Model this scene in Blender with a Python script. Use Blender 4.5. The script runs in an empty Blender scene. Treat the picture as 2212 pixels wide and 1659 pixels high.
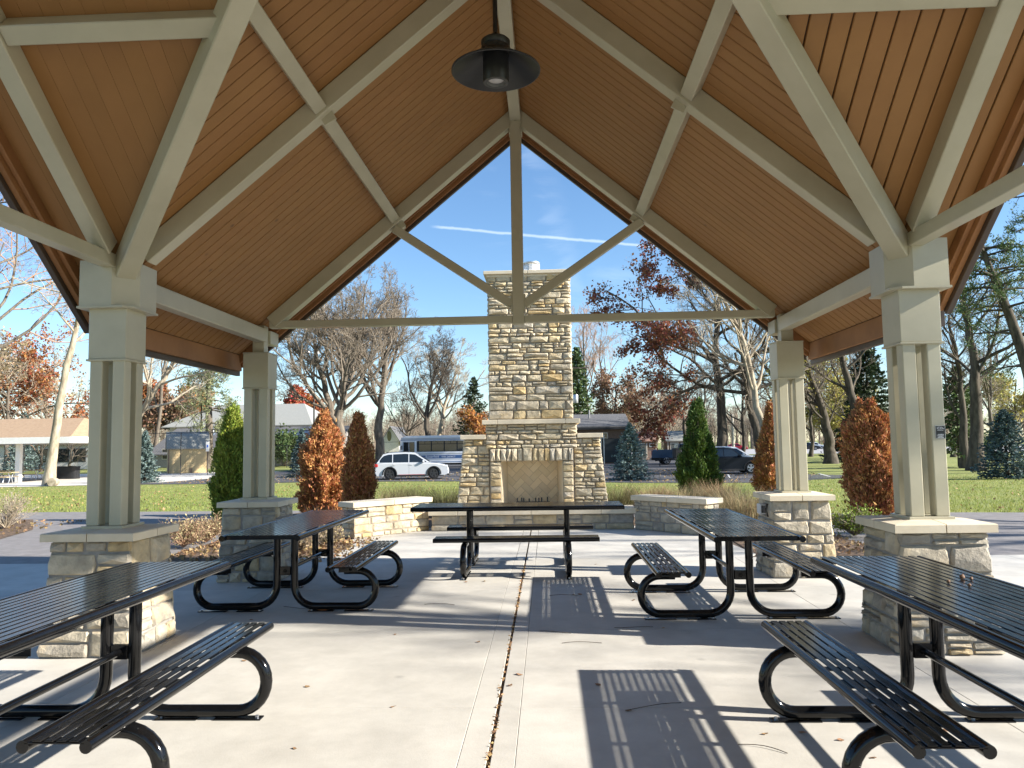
import bpy, math, random
import numpy as np
from mathutils import Vector, Matrix
R = math.radians
S = bpy.context.scene
COL = S.collection
rng = np.random.default_rng(7)
random.seed(7)

# ------------------------------------------------------------------ camera
YAW, PITCH, ROLL, FPX = 0.0443, 0.0779, -0.0157, 1663.67     # focal length in 2212-pixel-wide units
fw = np.array([-math.sin(YAW)*math.cos(PITCH), math.cos(YAW)*math.cos(PITCH), math.sin(PITCH)])
rt = np.array([math.cos(YAW), math.sin(YAW), 0.0]); up = np.cross(rt, fw)
rt2 = rt*math.cos(ROLL)+up*math.sin(ROLL); up2 = up*math.cos(ROLL)-rt*math.sin(ROLL)
CAM = np.array([0.314, 0.0, 1.53])
cd = bpy.data.cameras.new('camera'); cam = bpy.data.objects.new('camera', cd); COL.objects.link(cam)
cd.sensor_width = 36; cd.lens = FPX/2212*36; cd.clip_end = 3000; cd.clip_start = 0.05
M = Matrix.Identity(4)
for i in range(3):
    M[i][0] = rt2[i]; M[i][1] = up2[i]; M[i][2] = -fw[i]; M[i][3] = CAM[i]
cam.matrix_world = M
S.camera = cam
def ray(px, py): return fw+rt2*(px-1106)/FPX-up2*(py-829.5)/FPX
# ------------------------------------------------------------------ sky, sun, exposure
SUN_EL, SUN_AZ = R(27.0), R(-10.5)          # azimuth counted from +X
sd = Vector((math.cos(SUN_EL)*math.cos(SUN_AZ), math.cos(SUN_EL)*math.sin(SUN_AZ), math.sin(SUN_EL)))
S.view_settings.view_transform = 'Standard'; S.view_settings.look = 'None'
S.view_settings.exposure = 1.38; S.view_settings.gamma = 1.0
S.view_settings.use_curve_mapping = False
sl = bpy.data.lights.new('sun', 'SUN'); sl.energy = 5.0; sl.angle = R(0.53); sl.color = (1.0, 0.945, 0.85)
so = bpy.data.objects.new('sun', sl); COL.objects.link(so); so.location = (30, -6, 20)
so.rotation_euler = sd.to_track_quat('Z', 'Y').to_euler()
W = bpy.data.worlds.new('World'); S.world = W; W.use_nodes = True
wn = W.node_tree; wn.nodes.clear()
def wnode(t, **kw):
    n = wn.nodes.new(t)
    for k, v in kw.items(): setattr(n, k, v)
    return n
sky = wnode('ShaderNodeTexSky', sky_type='NISHITA', sun_disc=False, sun_elevation=SUN_EL,
            sun_rotation=math.pi/2-SUN_AZ, altitude=0, air_density=1.0, dust_density=0.15, ozone_density=3.5)
bg = wnode('ShaderNodeBackground'); bg.inputs['Strength'].default_value = 0.085
wo = wnode('ShaderNodeOutputWorld')
tc = wnode('ShaderNodeTexCoord')
def wmath(op, a, b=None, c=None):
    n = wnode('ShaderNodeMath', operation=op)
    for i, v in enumerate((a, b, c)):
        if v is None: continue
        if isinstance(v, (int, float)): n.inputs[i].default_value = v
        else: wn.links.new(v, n.inputs[i])
    return n.outputs[0]
def wdot(vec):
    n = wnode('ShaderNodeVectorMath', operation='DOT_PRODUCT'); wn.links.new(tc.outputs['Generated'], n.inputs[0])
    n.inputs[1].default_value = vec; return n.outputs['Value']
def wramp(v, a, b):
    n = wnode('ShaderNodeMapRange', interpolation_type='SMOOTHSTEP'); wn.links.new(v, n.inputs['Value'])
    n.inputs['From Min'].default_value = a; n.inputs['From Max'].default_value = b; return n.outputs['Result']
# a jet trail: a thin band along a great circle, ragged below
cA = Vector(ray(905, 487)).normalized(); cB = Vector(ray(1405, 532)).normalized()
nrm = cA.cross(cB).normalized(); tan = (cB-cA).normalized()
wz = wnode('ShaderNodeTexNoise'); wz.inputs['Scale'].default_value = 60; wz.inputs['Detail'].default_value = 4
wn.links.new(tc.outputs['Generated'], wz.inputs['Vector'])
off = wmath('ADD', wdot(nrm), wmath('MULTIPLY', wmath('SUBTRACT', wz.outputs['Fac'], 0.5), 0.0035))
band = wmath('SUBTRACT', 1.0, wramp(wmath('ABSOLUTE', off), 0.0004, 0.0026))
ext = wmath('MULTIPLY', wramp(wdot(tan), -0.135, -0.115), wmath('SUBTRACT', 1.0, wramp(wdot(tan), 0.15, 0.19)))
trail = wmath('MULTIPLY', wmath('MULTIPLY', band, ext), 0.28)
# thin wisps of high cloud
mp = wnode('ShaderNodeMapping'); mp.inputs['Scale'].default_value = (2.2, 2.2, 9.0); mp.inputs['Rotation'].default_value = (0.2, 0.5, 0.3)
wn.links.new(tc.outputs['Generated'], mp.inputs['Vector'])
cz = wnode('ShaderNodeTexNoise'); cz.inputs['Scale'].default_value = 2.6; cz.inputs['Detail'].default_value = 9; cz.inputs['Roughness'].default_value = 0.62
cz.inputs['Distortion'].default_value = 0.6
wn.links.new(mp.outputs['Vector'], cz.inputs['Vector'])
wisp = wmath('MULTIPLY', wramp(cz.outputs['Fac'], 0.55, 0.9), 0.11)
# an older spread trail, rising steeply
c2 = Vector((0.0, 0.94, 0.33)).cross(Vector((-0.035, 0.9, 0.44))).normalized()
old = wmath('SUBTRACT', 1.0, wramp(wmath('ABSOLUTE', wmath('ADD', wdot(c2), wmath('MULTIPLY', wmath('SUBTRACT', cz.outputs['Fac'], 0.5), 0.10))), 0.002, 0.022))
old = wmath('MULTIPLY', wmath('MULTIPLY', old, wramp(cz.outputs['Fac'], 0.35, 0.6)), 0.07)
tot = wmath('MINIMUM', wmath('ADD', wmath('ADD', trail, wisp), old), 0.8)
mixc = wnode('ShaderNodeMix', data_type='RGBA'); wn.links.new(tot, mixc.inputs['Factor'])
hs = wnode('ShaderNodeHueSaturation'); hs.inputs['Saturation'].default_value = 1.08; wn.links.new(sky.outputs['Color'], hs.inputs['Color']); wn.links.new(hs.outputs['Color'], mixc.inputs['A']); mixc.inputs['B'].default_value = (7.5, 7.9, 8.3, 1)
wn.links.new(mixc.outputs['Result'], bg.inputs['Color']); wn.links.new(bg.outputs['Background'], wo.inputs['Surface'])

# ------------------------------------------------------------------ placing helpers
def gz(y):                                     # the park falls half a metre towards the car park
    t = np.clip((np.asarray(y, float)-17)/29, 0, 1); return -0.55*t*t*(3-2*t)
def at(px, py, Y):                             # the point at distance Y seen in that direction
    r = ray(px, py); return CAM+r*(Y/r[1])
def on_ground(px, Y): p = at(px, 960, Y); return np.array([p[0], Y, float(gz(Y))])
def hgt(px, py, Y): return float(at(px, py, Y)[2])

# ------------------------------------------------------------------ mesh helpers
def link(o, parent=None):
    COL.objects.link(o)
    if parent is not None: o.parent = parent
    return o
def np_mesh(name, V, Fs, mat, parent=None, smooth=False, loc=None):
    me = bpy.data.meshes.new(name)
    V = np.asarray(V, np.float32); Fs = [np.asarray(f, np.int32) for f in Fs if len(f)]
    me.vertices.add(len(V)); me.vertices.foreach_set('co', V.ravel())
    loops = np.concatenate([f.ravel() for f in Fs]); sizes = np.concatenate([np.full(len(f), f.shape[1], np.int32) for f in Fs])
    me.loops.add(len(loops)); me.loops.foreach_set('vertex_index', loops)
    me.polygons.add(len(sizes)); st = np.zeros(len(sizes), np.int32); st[1:] = np.cumsum(sizes)[:-1]
    me.polygons.foreach_set('loop_start', st)
    if smooth: me.polygons.foreach_set('use_smooth', np.ones(len(sizes), bool))
    me.update(calc_edges=True)
    if mat: me.materials.append(mat)
    o = bpy.data.objects.new(name, me)
    if loc is not None: o.location = loc
    return link(o, parent)
class MB:
    def __init__(s): s.v = []; s.f = []
    def add(s, vs, fs):
        n = len(s.v); s.v += [tuple(map(float, v)) for v in vs]; s.f += [tuple(i+n for i in f) for f in fs]; return s
    def box(s, x0, x1, y0, y1, z0, z1, b=0.0):
        if b <= 0:
            vs = [(x, y, z) for z in (z0, z1) for y in (y0, y1) for x in (x0, x1)]
            return s.add(vs, [(0, 2, 3, 1), (4, 5, 7, 6), (0, 1, 5, 4), (2, 6, 7, 3), (0, 4, 6, 2), (1, 3, 7, 5)])
        return s.cbox(np.array([(x0+x1)/2, (y0+y1)/2, (z0+z1)/2]), np.eye(3), (x1-x0)/2, (y1-y0)/2, (z1-z0)/2, b)
    def cbox(s, c, A, hx, hy, hz, b):
        """box with axes A (rows), long edges along each axis bevelled by b"""
        h = (hx, hy, hz); vs = []; key = {}
        for sx in (-1, 1):
            for sy in (-1, 1):
                for sz in (-1, 1):
                    sg = (sx, sy, sz)
                    for k in range(3):
                        q = [sg[i]*(h[i]-(0 if i == k else b)) for i in range(3)]
                        key[(sx, sy, sz, k)] = len(vs); vs.append(c+q[0]*A[0]+q[1]*A[1]+q[2]*A[2])
        K = lambda sx, sy, sz, k: key[(sx, sy, sz, k)]
        fs = []
        for k in range(3):
            i, j = [(1, 2), (2, 0), (0, 1)][k]
            for sg in (-1, 1):
                q = []
                for a, bb in ((-1, -1), (1, -1), (1, 1), (-1, 1)):
                    t = [0, 0, 0]; t[k] = sg; t[i] = a; t[j] = bb; q.append(K(*t, k))
                fs.append(tuple(q) if sg > 0 else tuple(reversed(q)))
        for k in range(3):
            i, j = [(1, 2), (2, 0), (0, 1)][k]
            for a in (-1, 1):
                for bb in (-1, 1):
                    t0 = [0]*3; t1 = [0]*3; t0[i] = t1[i] = a; t0[j] = t1[j] = bb; t0[k] = -1; t1[k] = 1
                    q = (K(*t0, i), K(*t1, i), K(*t1, j), K(*t0, j))
                    fs.append(q if a*bb < 0 else tuple(reversed(q)))
        for sx in (-1, 1):
            for sy in (-1, 1):
                for sz in (-1, 1):
                    q = (K(sx, sy, sz, 0), K(sx, sy, sz, 1), K(sx, sy, sz, 2))
                    fs.append(q if sx*sy*sz > 0 else tuple(reversed(q)))
        return s.add(vs, fs)
    def beam(s, p0, p1, w, h, upv=(0, 0, 1), b=0.006):
        p0 = np.array(p0, float); p1 = np.array(p1, float); d = p1-p0; L = np.linalg.norm(d); d /= L
        x = np.cross(d, np.array(upv, float)); x /= np.linalg.norm(x); u = np.cross(x, d)
        return s.cbox((p0+p1)/2, np.array([d, -x, u]), L/2, w/2, h/2, b)
    def tube(s, pts, r, n=10, caps=True, closed=False):
        P = np.array(pts, float); k = len(P); r = np.full(k, r) if np.isscalar(r) else np.array(r)
        T = np.gradient(P, axis=0) if not closed else np.roll(P, -1, 0)-np.roll(P, 1, 0)
        T /= np.linalg.norm(T, axis=1)[:, None]
        a = np.array([0, 0, 1.0]) if abs(T[0][2]) < 0.9 else np.array([0, 1.0, 0])
        N = np.cross(T[0], a); N /= np.linalg.norm(N); vs = []
        for i in range(k):
            N = N-T[i]*np.dot(N, T[i]); N /= np.linalg.norm(N); B = np.cross(T[i], N)
            for j in range(n):
                t = 2*math.pi*j/n; vs.append(P[i]+r[i]*(math.cos(t)*N+math.sin(t)*B))
        fs = []
        for i in range(k if closed else k-1):
            for j in range(n):
                a0 = i*n+j; a1 = i*n+(j+1) % n; i2 = (i+1) % k
                fs.append((a0, a1, i2*n+(j+1) % n, i2*n+j))
        if caps and not closed:
            fs.append(tuple(reversed(range(n)))); fs.append(tuple(range((k-1)*n, k*n)))
        return s.add(vs, fs)
    def lathe(s, prof, n=32, c=(0, 0, 0), cap0=False, cap1=False):
        vs = [(c[0]+r*math.cos(2*math.pi*j/n), c[1]+r*math.sin(2*math.pi*j/n), c[2]+z) for r, z in prof for j in range(n)]
        fs = [(i*n+j, i*n+(j+1) % n, (i+1)*n+(j+1) % n, (i+1)*n+j) for i in range(len(prof)-1) for j in range(n)]
        if cap0: fs.append(tuple(reversed(range(n))))
        if cap1: fs.append(tuple(range((len(prof)-1)*n, len(prof)*n)))
        return s.add(vs, fs)
    def prism(s, poly, f0, f1):
        """poly: list of 2D points; f0/f1 map a 2D point to the two end faces"""
        n = len(poly); vs = [f0(*p) for p in poly]+[f1(*p) for p in poly]
        fs = [tuple(range(n)), tuple(reversed(range(n, 2*n)))]+[(i, i+n, (i+1) % n+n, (i+1) % n) for i in range(n)]
        return s.add(vs, fs)
    def build(s, name, mat, parent=None, smooth=False, org=(0, 0, 0)):
        me = bpy.data.meshes.new(name); o = np.array(org, float)
        me.from_pydata([tuple(np.array(v)-o) for v in s.v], [], s.f); me.update()
        if smooth:
            me.polygons.foreach_set('use_smooth', np.ones(len(me.polygons), bool))
            try: me.set_sharp_from_angle(angle=R(38))
            except Exception: pass
        if mat: me.materials.append(mat)
        return link(bpy.data.objects.new(name, me), parent)
def fixn(o):
    import bmesh
    bm = bmesh.new(); bm.from_mesh(o.data); bmesh.ops.recalc_face_normals(bm, faces=bm.faces); bm.to_mesh(o.data); bm.free(); return o
def tag(o, label, cat, group=None, kind=None):
    o['label'] = label; o['category'] = cat
    if group: o['group'] = group
    if kind: o['kind'] = kind
    return o
def thing(name, label, cat, loc=(0, 0, 0), rz=0.0, group=None):
    o = bpy.data.objects.new(name, None); o.empty_display_size = 0.2
    o.location = tuple(map(float, loc)); o.rotation_euler = (0, 0, rz); COL.objects.link(o); return tag(o, label, cat, group)
def structure(o): o['kind'] = 'structure'; return o
def stuff(o): o['kind'] = 'stuff'; return o
def dup(root, loc, rz, label, group=None):
    r = root.copy(); COL.objects.link(r); r.location = tuple(map(float, loc)); r.rotation_euler = (0, 0, rz); r['label'] = label
    if group: r['group'] = group
    for ch in list(root.children):
        c = ch.copy(); COL.objects.link(c); c.parent = r
        for g in list(ch.children):
            d = g.copy(); COL.objects.link(d); d.parent = c
    return r

# ------------------------------------------------------------------ materials
def mat(name, c1, c2=None, scale=4.0, rough=0.6, bump=0.0, bscale=40.0, metal=0.0, objvar=0.0, island=0.0,
        coords='Object', detail=6.0, spec=0.5, coat=0.0, contrast=(0.35, 0.65), extra=None, stretch=None, trans=0.0):
    m = bpy.data.materials.new(name); m.use_nodes = True; t = m.node_tree; N = t.nodes; L = t.links
    p = N['Principled BSDF']; p.inputs['Roughness'].default_value = rough; p.inputs['Metallic'].default_value = metal
    p.inputs['Specular IOR Level'].default_value = spec; p.inputs['Coat Weight'].default_value = coat; p.inputs['Coat Roughness'].default_value = 0.08
    tcn = N.new('ShaderNodeTexCoord'); vec = tcn.outputs[coords]
    if stretch:
        mpn = N.new('ShaderNodeMapping'); mpn.inputs['Scale'].default_value = stretch; L.new(vec, mpn.inputs['Vector']); vec = mpn.outputs['Vector']
    oi = N.new('ShaderNodeObjectInfo')
    add = N.new('ShaderNodeVectorMath'); add.operation = 'ADD'; L.new(vec, add.inputs[0])
    rv = N.new('ShaderNodeMath'); rv.operation = 'MULTIPLY'; L.new(oi.outputs['Random'], rv.inputs[0]); rv.inputs[1].default_value = 37.0
    L.new(rv.outputs[0], add.inputs[1]); vec = add.outputs['Vector']
    col = None
    if c2 is not None:
        nz = N.new('ShaderNodeTexNoise'); nz.inputs['Scale'].default_value = scale; nz.inputs['Detail'].default_value = detail
        nz.inputs['Roughness'].default_value = 0.62; L.new(vec, nz.inputs['Vector'])
        mr = N.new('ShaderNodeMapRange'); mr.inputs['From Min'].default_value = contrast[0]; mr.inputs['From Max'].default_value = contrast[1]
        L.new(nz.outputs['Fac'], mr.inputs['Value'])
        mx = N.new('ShaderNodeMix'); mx.data_type = 'RGBA'; L.new(mr.outputs['Result'], mx.inputs['Factor'])
        mx.inputs['A'].default_value = (*c1, 1); mx.inputs['B'].default_value = (*c2, 1); col = mx.outputs['Result']
    else:
        rgb = N.new('ShaderNodeRGB'); rgb.outputs[0].default_value = (*c1, 1); col = rgb.outputs[0]
    for amt, src in ((objvar, oi.outputs['Random']), (island, None)):
        if amt > 0:
            if src is None: src = N.new('ShaderNodeNewGeometry').outputs['Random Per Island']
            hsv = N.new('ShaderNodeHueSaturation')
            mr2 = N.new('ShaderNodeMapRange'); mr2.inputs['To Min'].default_value = 1-amt; mr2.inputs['To Max'].default_value = 1+amt
            L.new(src, mr2.inputs['Value']); L.new(mr2.outputs['Result'], hsv.inputs['Value']); L.new(col, hsv.inputs['Color'])
            w2 = N.new('ShaderNodeTexWhiteNoise'); w2.noise_dimensions = '1D'; L.new(src, w2.inputs['W'])
            mr3 = N.new('ShaderNodeMapRange'); mr3.inputs['To Min'].default_value = 0.5-amt*0.06; mr3.inputs['To Max'].default_value = 0.5+amt*0.06
            L.new(w2.outputs['Value'], mr3.inputs['Value']); L.new(mr3.outputs['Result'], hsv.inputs['Hue']); col = hsv.outputs['Color']
    if extra: col = extra(t, col, vec, oi)
    L.new(col, p.inputs['Base Color'])
    if bump > 0:
        nb = N.new('ShaderNodeTexNoise'); nb.inputs['Scale'].default_value = bscale; nb.inputs['Detail'].default_value = 8; nb.inputs['Roughness'].default_value = 0.65
        L.new(vec, nb.inputs['Vector'])
        bp = N.new('ShaderNodeBump'); bp.inputs['Strength'].default_value = 0.6; bp.inputs['Distance'].default_value = bump
        L.new(nb.outputs['Fac'], bp.inputs['Height']); L.new(bp.outputs['Normal'], p.inputs['Normal'])
    if trans > 0:
        o = N['Material Output']; tr = N.new('ShaderNodeBsdfTranslucent'); L.new(col, tr.inputs['Color'])
        ms = N.new('ShaderNodeMixShader'); ms.inputs[0].default_value = trans
        L.new(p.outputs[0], ms.inputs[1]); L.new(tr.outputs[0], ms.inputs[2]); L.new(ms.outputs[0], o.inputs['Surface'])
    return m
def stone_extra(stops):
    def f(t, col, vec, oi):
        N, L = t.nodes, t.links
        w = N.new('ShaderNodeTexWhiteNoise'); w.noise_dimensions = '1D'; L.new(oi.outputs['Random'], w.inputs['W'])
        r = N.new('ShaderNodeValToRGB'); r.color_ramp.interpolation = 'LINEAR'
        e = r.color_ramp.elements; e[0].position = 0; e[0].color = (*stops[0][1], 1); e[1].position = stops[1][0]; e[1].color = (*stops[1][1], 1)
        for pos, c in stops[2:]: q = e.new(pos); q.color = (*c, 1)
        L.new(w.outputs['Value'], r.inputs['Fac'])
        m = N.new('ShaderNodeMix'); m.data_type = 'RGBA'; m.blend_type = 'MULTIPLY'; m.inputs['Factor'].default_value = 1.0
        L.new(r.outputs['Color'], m.inputs['A']); L.new(col, m.inputs['B'])
        n = N.new('ShaderNodeTexNoise'); n.inputs['Scale'].default_value = 3.5; n.inputs['Detail'].default_value = 3; L.new(vec, n.inputs['Vector'])
        mr = N.new('ShaderNodeMapRange'); mr.inputs['From Min'].default_value = 0.55; mr.inputs['From Max'].default_value = 0.75; mr.inputs['To Max'].default_value = 0.55
        L.new(n.outputs['Fac'], mr.inputs['Value'])
        m2 = N.new('ShaderNodeMix'); m2.data_type = 'RGBA'; L.new(mr.outputs['Result'], m2.inputs['Factor'])
        L.new(m.outputs['Result'], m2.inputs['A']); m2.inputs['B'].default_value = (0.50, 0.33, 0.13, 1)
        return m2.outputs['Result']
    return f
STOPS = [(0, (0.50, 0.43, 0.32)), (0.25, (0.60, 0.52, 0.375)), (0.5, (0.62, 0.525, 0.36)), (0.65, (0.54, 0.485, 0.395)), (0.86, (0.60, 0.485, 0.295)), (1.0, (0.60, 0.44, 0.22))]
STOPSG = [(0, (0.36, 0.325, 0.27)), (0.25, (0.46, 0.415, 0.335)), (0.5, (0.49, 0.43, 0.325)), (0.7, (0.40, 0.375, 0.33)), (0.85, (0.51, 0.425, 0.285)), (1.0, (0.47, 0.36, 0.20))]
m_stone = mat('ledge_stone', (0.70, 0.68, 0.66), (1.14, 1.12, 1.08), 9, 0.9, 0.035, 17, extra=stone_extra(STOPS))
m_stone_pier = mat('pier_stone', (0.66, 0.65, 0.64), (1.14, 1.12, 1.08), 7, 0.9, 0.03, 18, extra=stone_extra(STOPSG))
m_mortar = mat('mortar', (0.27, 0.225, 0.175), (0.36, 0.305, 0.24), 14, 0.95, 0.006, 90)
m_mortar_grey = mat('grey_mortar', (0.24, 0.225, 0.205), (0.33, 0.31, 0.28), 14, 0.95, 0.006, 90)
m_cap = mat('cast_stone', (0.60, 0.51, 0.37), (0.67, 0.58, 0.44), 5, 0.85, 0.002, 180, objvar=0.03)
m_firebrick = mat('fire_brick', (0.72, 0.59, 0.40), (0.77, 0.65, 0.47), 6, 0.9, 0.003, 120, objvar=0.08)
def board_extra(t, col, vec, oi):
    N, L = t.nodes, t.links                     # knots
    v = N.new('ShaderNodeTexVoronoi'); v.inputs['Scale'].default_value = 2.3; L.new(vec, v.inputs['Vector'])
    mr = N.new('ShaderNodeMapRange'); mr.inputs['From Min'].default_value = 0.015; mr.inputs['From Max'].default_value = 0.07; mr.inputs['To Min'].default_value = 0.75; mr.inputs['To Max'].default_value = 0
    L.new(v.outputs['Distance'], mr.inputs['Value'])
    m = N.new('ShaderNodeMix'); m.data_type = 'RGBA'; L.new(mr.outputs['Result'], m.inputs['Factor']); L.new(col, m.inputs['A']); m.inputs['B'].default_value = (0.11, 0.045, 0.016, 1)
    return m.outputs['Result']
m_board = mat('stained_board', (0.290, 0.138, 0.042), (0.325, 0.158, 0.050), 2.2, 0.62, 0.0015, 60, objvar=0.02, extra=board_extra, stretch=(1, 1, 1))
m_trim = mat('stained_trim', (0.26, 0.115, 0.042), (0.33, 0.15, 0.055), 3, 0.6)
m_deck = mat('dark_deck', (0.07, 0.035, 0.018))
m_fascia = mat('dark_fascia', (0.055, 0.036, 0.026), (0.075, 0.05, 0.035), 3, 0.45)
m_shingle = mat('roof_shingle', (0.08, 0.065, 0.05), (0.16, 0.13, 0.1), 40, 0.95)
m_beam = mat('beige_steel_paint', (0.415, 0.380, 0.275), (0.480, 0.445, 0.330), 1.6, 0.32, 0.0004, 30, objvar=0.03, spec=0.5)
m_black = mat('black_powder_coat', (0.004, 0.004, 0.0045), (0.006, 0.006, 0.0065), 20, 0.11, spec=0.36)
m_black_top = mat('black_slat_coat', (0.006, 0.006, 0.006), (0.018, 0.016, 0.014), 3.5, 0.17, 0.0002, 120, spec=0.42, contrast=(0.45, 0.75))
m_lampblack = mat('lamp_black', (0.010, 0.010, 0.010), (0.016, 0.016, 0.016), 8, 0.42)
m_steel = mat('galvanised_steel', (0.55, 0.56, 0.57), (0.65, 0.66, 0.67), 12, 0.35, metal=0.85)
m_bolt = mat('zinc_bolt', (0.6, 0.6, 0.62), rough=0.3, metal=1.0)
m_glass = mat('dark_glass', (0.012, 0.016, 0.02), rough=0.06, spec=0.7)
m_lens = mat('frosted_lens', (0.42, 0.40, 0.38), rough=0.35)
def conc_extra(t, col, vec, oi):
    N, L = t.nodes, t.links
    n = N.new('ShaderNodeTexNoise'); n.inputs['Scale'].default_value = 0.9; n.inputs['Detail'].default_value = 7; n.inputs['Roughness'].default_value = 0.7
    L.new(vec, n.inputs['Vector'])
    mr = N.new('ShaderNodeMapRange'); mr.inputs['From Min'].default_value = 0.35; mr.inputs['From Max'].default_value = 0.7; mr.inputs['To Min'].default_value = 0.80; mr.inputs['To Max'].default_value = 1.06
    L.new(n.outputs['Fac'], mr.inputs['Value'])
    v = N.new('ShaderNodeTexVoronoi'); v.inputs['Scale'].default_value = 1.7; L.new(vec, v.inputs['Vector'])
    mr2 = N.new('ShaderNodeMapRange'); mr2.inputs['From Min'].default_value = 0.02; mr2.inputs['From Max'].default_value = 0.075; mr2.inputs['To Min'].default_value = 0.78; mr2.inputs['To Max'].default_value = 1
    L.new(v.outputs['Distance'], mr2.inputs['Value'])
    mu = N.new('ShaderNodeMath'); mu.operation = 'MULTIPLY'; L.new(mr.outputs['Result'], mu.inputs[0]); L.new(mr2.outputs['Result'], mu.inputs[1])
    m = N.new('ShaderNodeMix'); m.data_type = 'RGBA'; m.blend_type = 'MULTIPLY'; m.inputs['Factor'].default_value = 1; L.new(col, m.inputs['A'])
    cb = N.new('ShaderNodeCombineColor')
    for i in range(3): L.new(mu.outputs[0], cb.inputs[i])
    L.new(cb.outputs['Color'], m.inputs['B']); return m.outputs['Result']
m_conc = mat('broom_concrete', (0.485, 0.458, 0.408), (0.545, 0.517, 0.463), 3.0, 0.85, 0.0018, 70, objvar=0.02, extra=conc_extra, coords='Object', stretch=(1, 1, 1))
m_joint = mat('joint_dirt', (0.05, 0.036, 0.026), (0.09, 0.06, 0.04), 30, 0.95)
m_asphalt = mat('path_asphalt', (0.17, 0.156, 0.15), (0.225, 0.208, 0.20), 5, 0.9, 0.004, 220)
m_lot = mat('lot_asphalt', (0.048, 0.048, 0.053), (0.085, 0.084, 0.09), 1.2, 0.85, 0.004, 120, contrast=(0.3, 0.7))
m_road = mat('far_road', (0.32, 0.31, 0.31), (0.38, 0.37, 0.36), 1, 0.8)
m_paint = mat('road_paint', (0.62, 0.62, 0.6), (0.75, 0.75, 0.72), 8, 0.7)
m_kerb = mat('kerb_concrete', (0.52, 0.49, 0.44), (0.6, 0.57, 0.52), 3, 0.9)
m_lawn = mat('lawn_turf', (0.15, 0.19, 0.035), (0.27, 0.27, 0.075), 0.8, 0.95, 0.03, 40, contrast=(0.3, 0.7))
m_blade = mat('grass_blade', (0.19, 0.255, 0.040), (0.33, 0.34, 0.085), 0.7, 0.7, island=0.35, trans=0.35)
m_mulch = mat('bark_mulch', (0.045, 0.028, 0.018), (0.20, 0.125, 0.07), 18, 0.95, 0.02, 50, contrast=(0.4, 0.62))
m_leaf = mat('fallen_leaf', (0.25, 0.15, 0.065), (0.37, 0.25, 0.12), 9, 0.8, island=0.4, objvar=0.2, trans=0.15)
m_bark = mat('grey_bark', (0.07, 0.055, 0.042), (0.20, 0.165, 0.125), 5, 0.95, 0.03, 14, stretch=(1, 1, 0.25))
m_bark_dark = mat('dark_bark', (0.038, 0.030, 0.022), (0.12, 0.098, 0.072), 5, 0.95, 0.03, 14, stretch=(1, 1, 0.25))
m_bark_pale = mat('pale_bark', (0.22, 0.175, 0.12), (0.46, 0.39, 0.29), 5, 0.9, 0.03, 12, stretch=(1, 1, 0.3))
m_twig = mat('bare_twig', (0.19, 0.155, 0.118), (0.27, 0.22, 0.165), 1, 0.9)
m_twig_dark = mat('dark_twig', (0.075, 0.058, 0.044), (0.12, 0.095, 0.07), 1, 0.9)
m_twig_pale = mat('pale_twig', (0.38, 0.32, 0.24), (0.46, 0.39, 0.29), 1, 0.9)
m_twig_pink = mat('rusty_twig', (0.34, 0.22, 0.15), (0.44, 0.27, 0.17), 1, 0.9)
m_twig_far = mat('woods_twig', (0.21, 0.165, 0.125), (0.28, 0.22, 0.165), 0.05, 0.9)
def leafmat(n, a, b, isl=0.45, tr=0.3): return mat(n, a, b, 0.8, 0.75, island=isl, trans=tr)
l_rust = leafmat('rust_leaf', (0.30, 0.095, 0.035), (0.38, 0.15, 0.05))
l_oak = leafmat('oak_leaf', (0.22, 0.075, 0.042), (0.34, 0.135, 0.062), 0.5)
l_orange = leafmat('orange_leaf', (0.36, 0.15, 0.035), (0.42, 0.20, 0.05))
l_red = leafmat('red_leaf', (0.36, 0.08, 0.04), (0.40, 0.12, 0.05))
l_yellow = leafmat('yellow_green_leaf', (0.30, 0.27, 0.06), (0.38, 0.33, 0.09))
l_tan = leafmat('tan_leaf', (0.36, 0.27, 0.16), (0.42, 0.32, 0.20))
l_brown = leafmat('brown_leaf', (0.20, 0.12, 0.07), (0.27, 0.16, 0.09))
l_dead = leafmat('dead_cedar', (0.40, 0.165, 0.055), (0.52, 0.25, 0.095), 0.45, 0.2)
l_cedar = leafmat('green_cedar', (0.12, 0.18, 0.018), (0.23, 0.28, 0.035), 0.5, 0.2)
l_cedar_dark = leafmat('deep_green_cedar', (0.055, 0.105, 0.016), (0.14, 0.19, 0.030), 0.5, 0.2)
l_blue = leafmat('blue_needles', (0.105, 0.155, 0.145), (0.19, 0.25, 0.23), 0.45, 0.1)
l_bluedk = leafmat('dark_blue_needles', (0.055, 0.095, 0.095), (0.11, 0.16, 0.155), 0.45, 0.1)
l_pine = leafmat('pine_needles', (0.055, 0.10, 0.030), (0.12, 0.165, 0.055), 0.45, 0.15)
l_pine_pale = leafmat('pale_needles', (0.17, 0.20, 0.09), (0.27, 0.28, 0.14), 0.4, 0.15)
l_fir = leafmat('dark_fir_needles', (0.020, 0.038, 0.016), (0.045, 0.068, 0.026), 0.45, 0.1)
l_straw = leafmat('straw_grass', (0.30, 0.235, 0.12), (0.42, 0.33, 0.18), 0.4, 0.25)
l_olive = leafmat('olive_grass', (0.075, 0.072, 0.030), (0.17, 0.15, 0.06), 0.45, 0.2)
l_red_grass = leafmat('russet_grass', (0.24, 0.15, 0.08), (0.36, 0.24, 0.13), 0.4, 0.2)
def plain(n, c, rough=0.5, **k): return mat(n, c, tuple(min(1, x*1.08) for x in c), 3, rough, **k)

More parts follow.
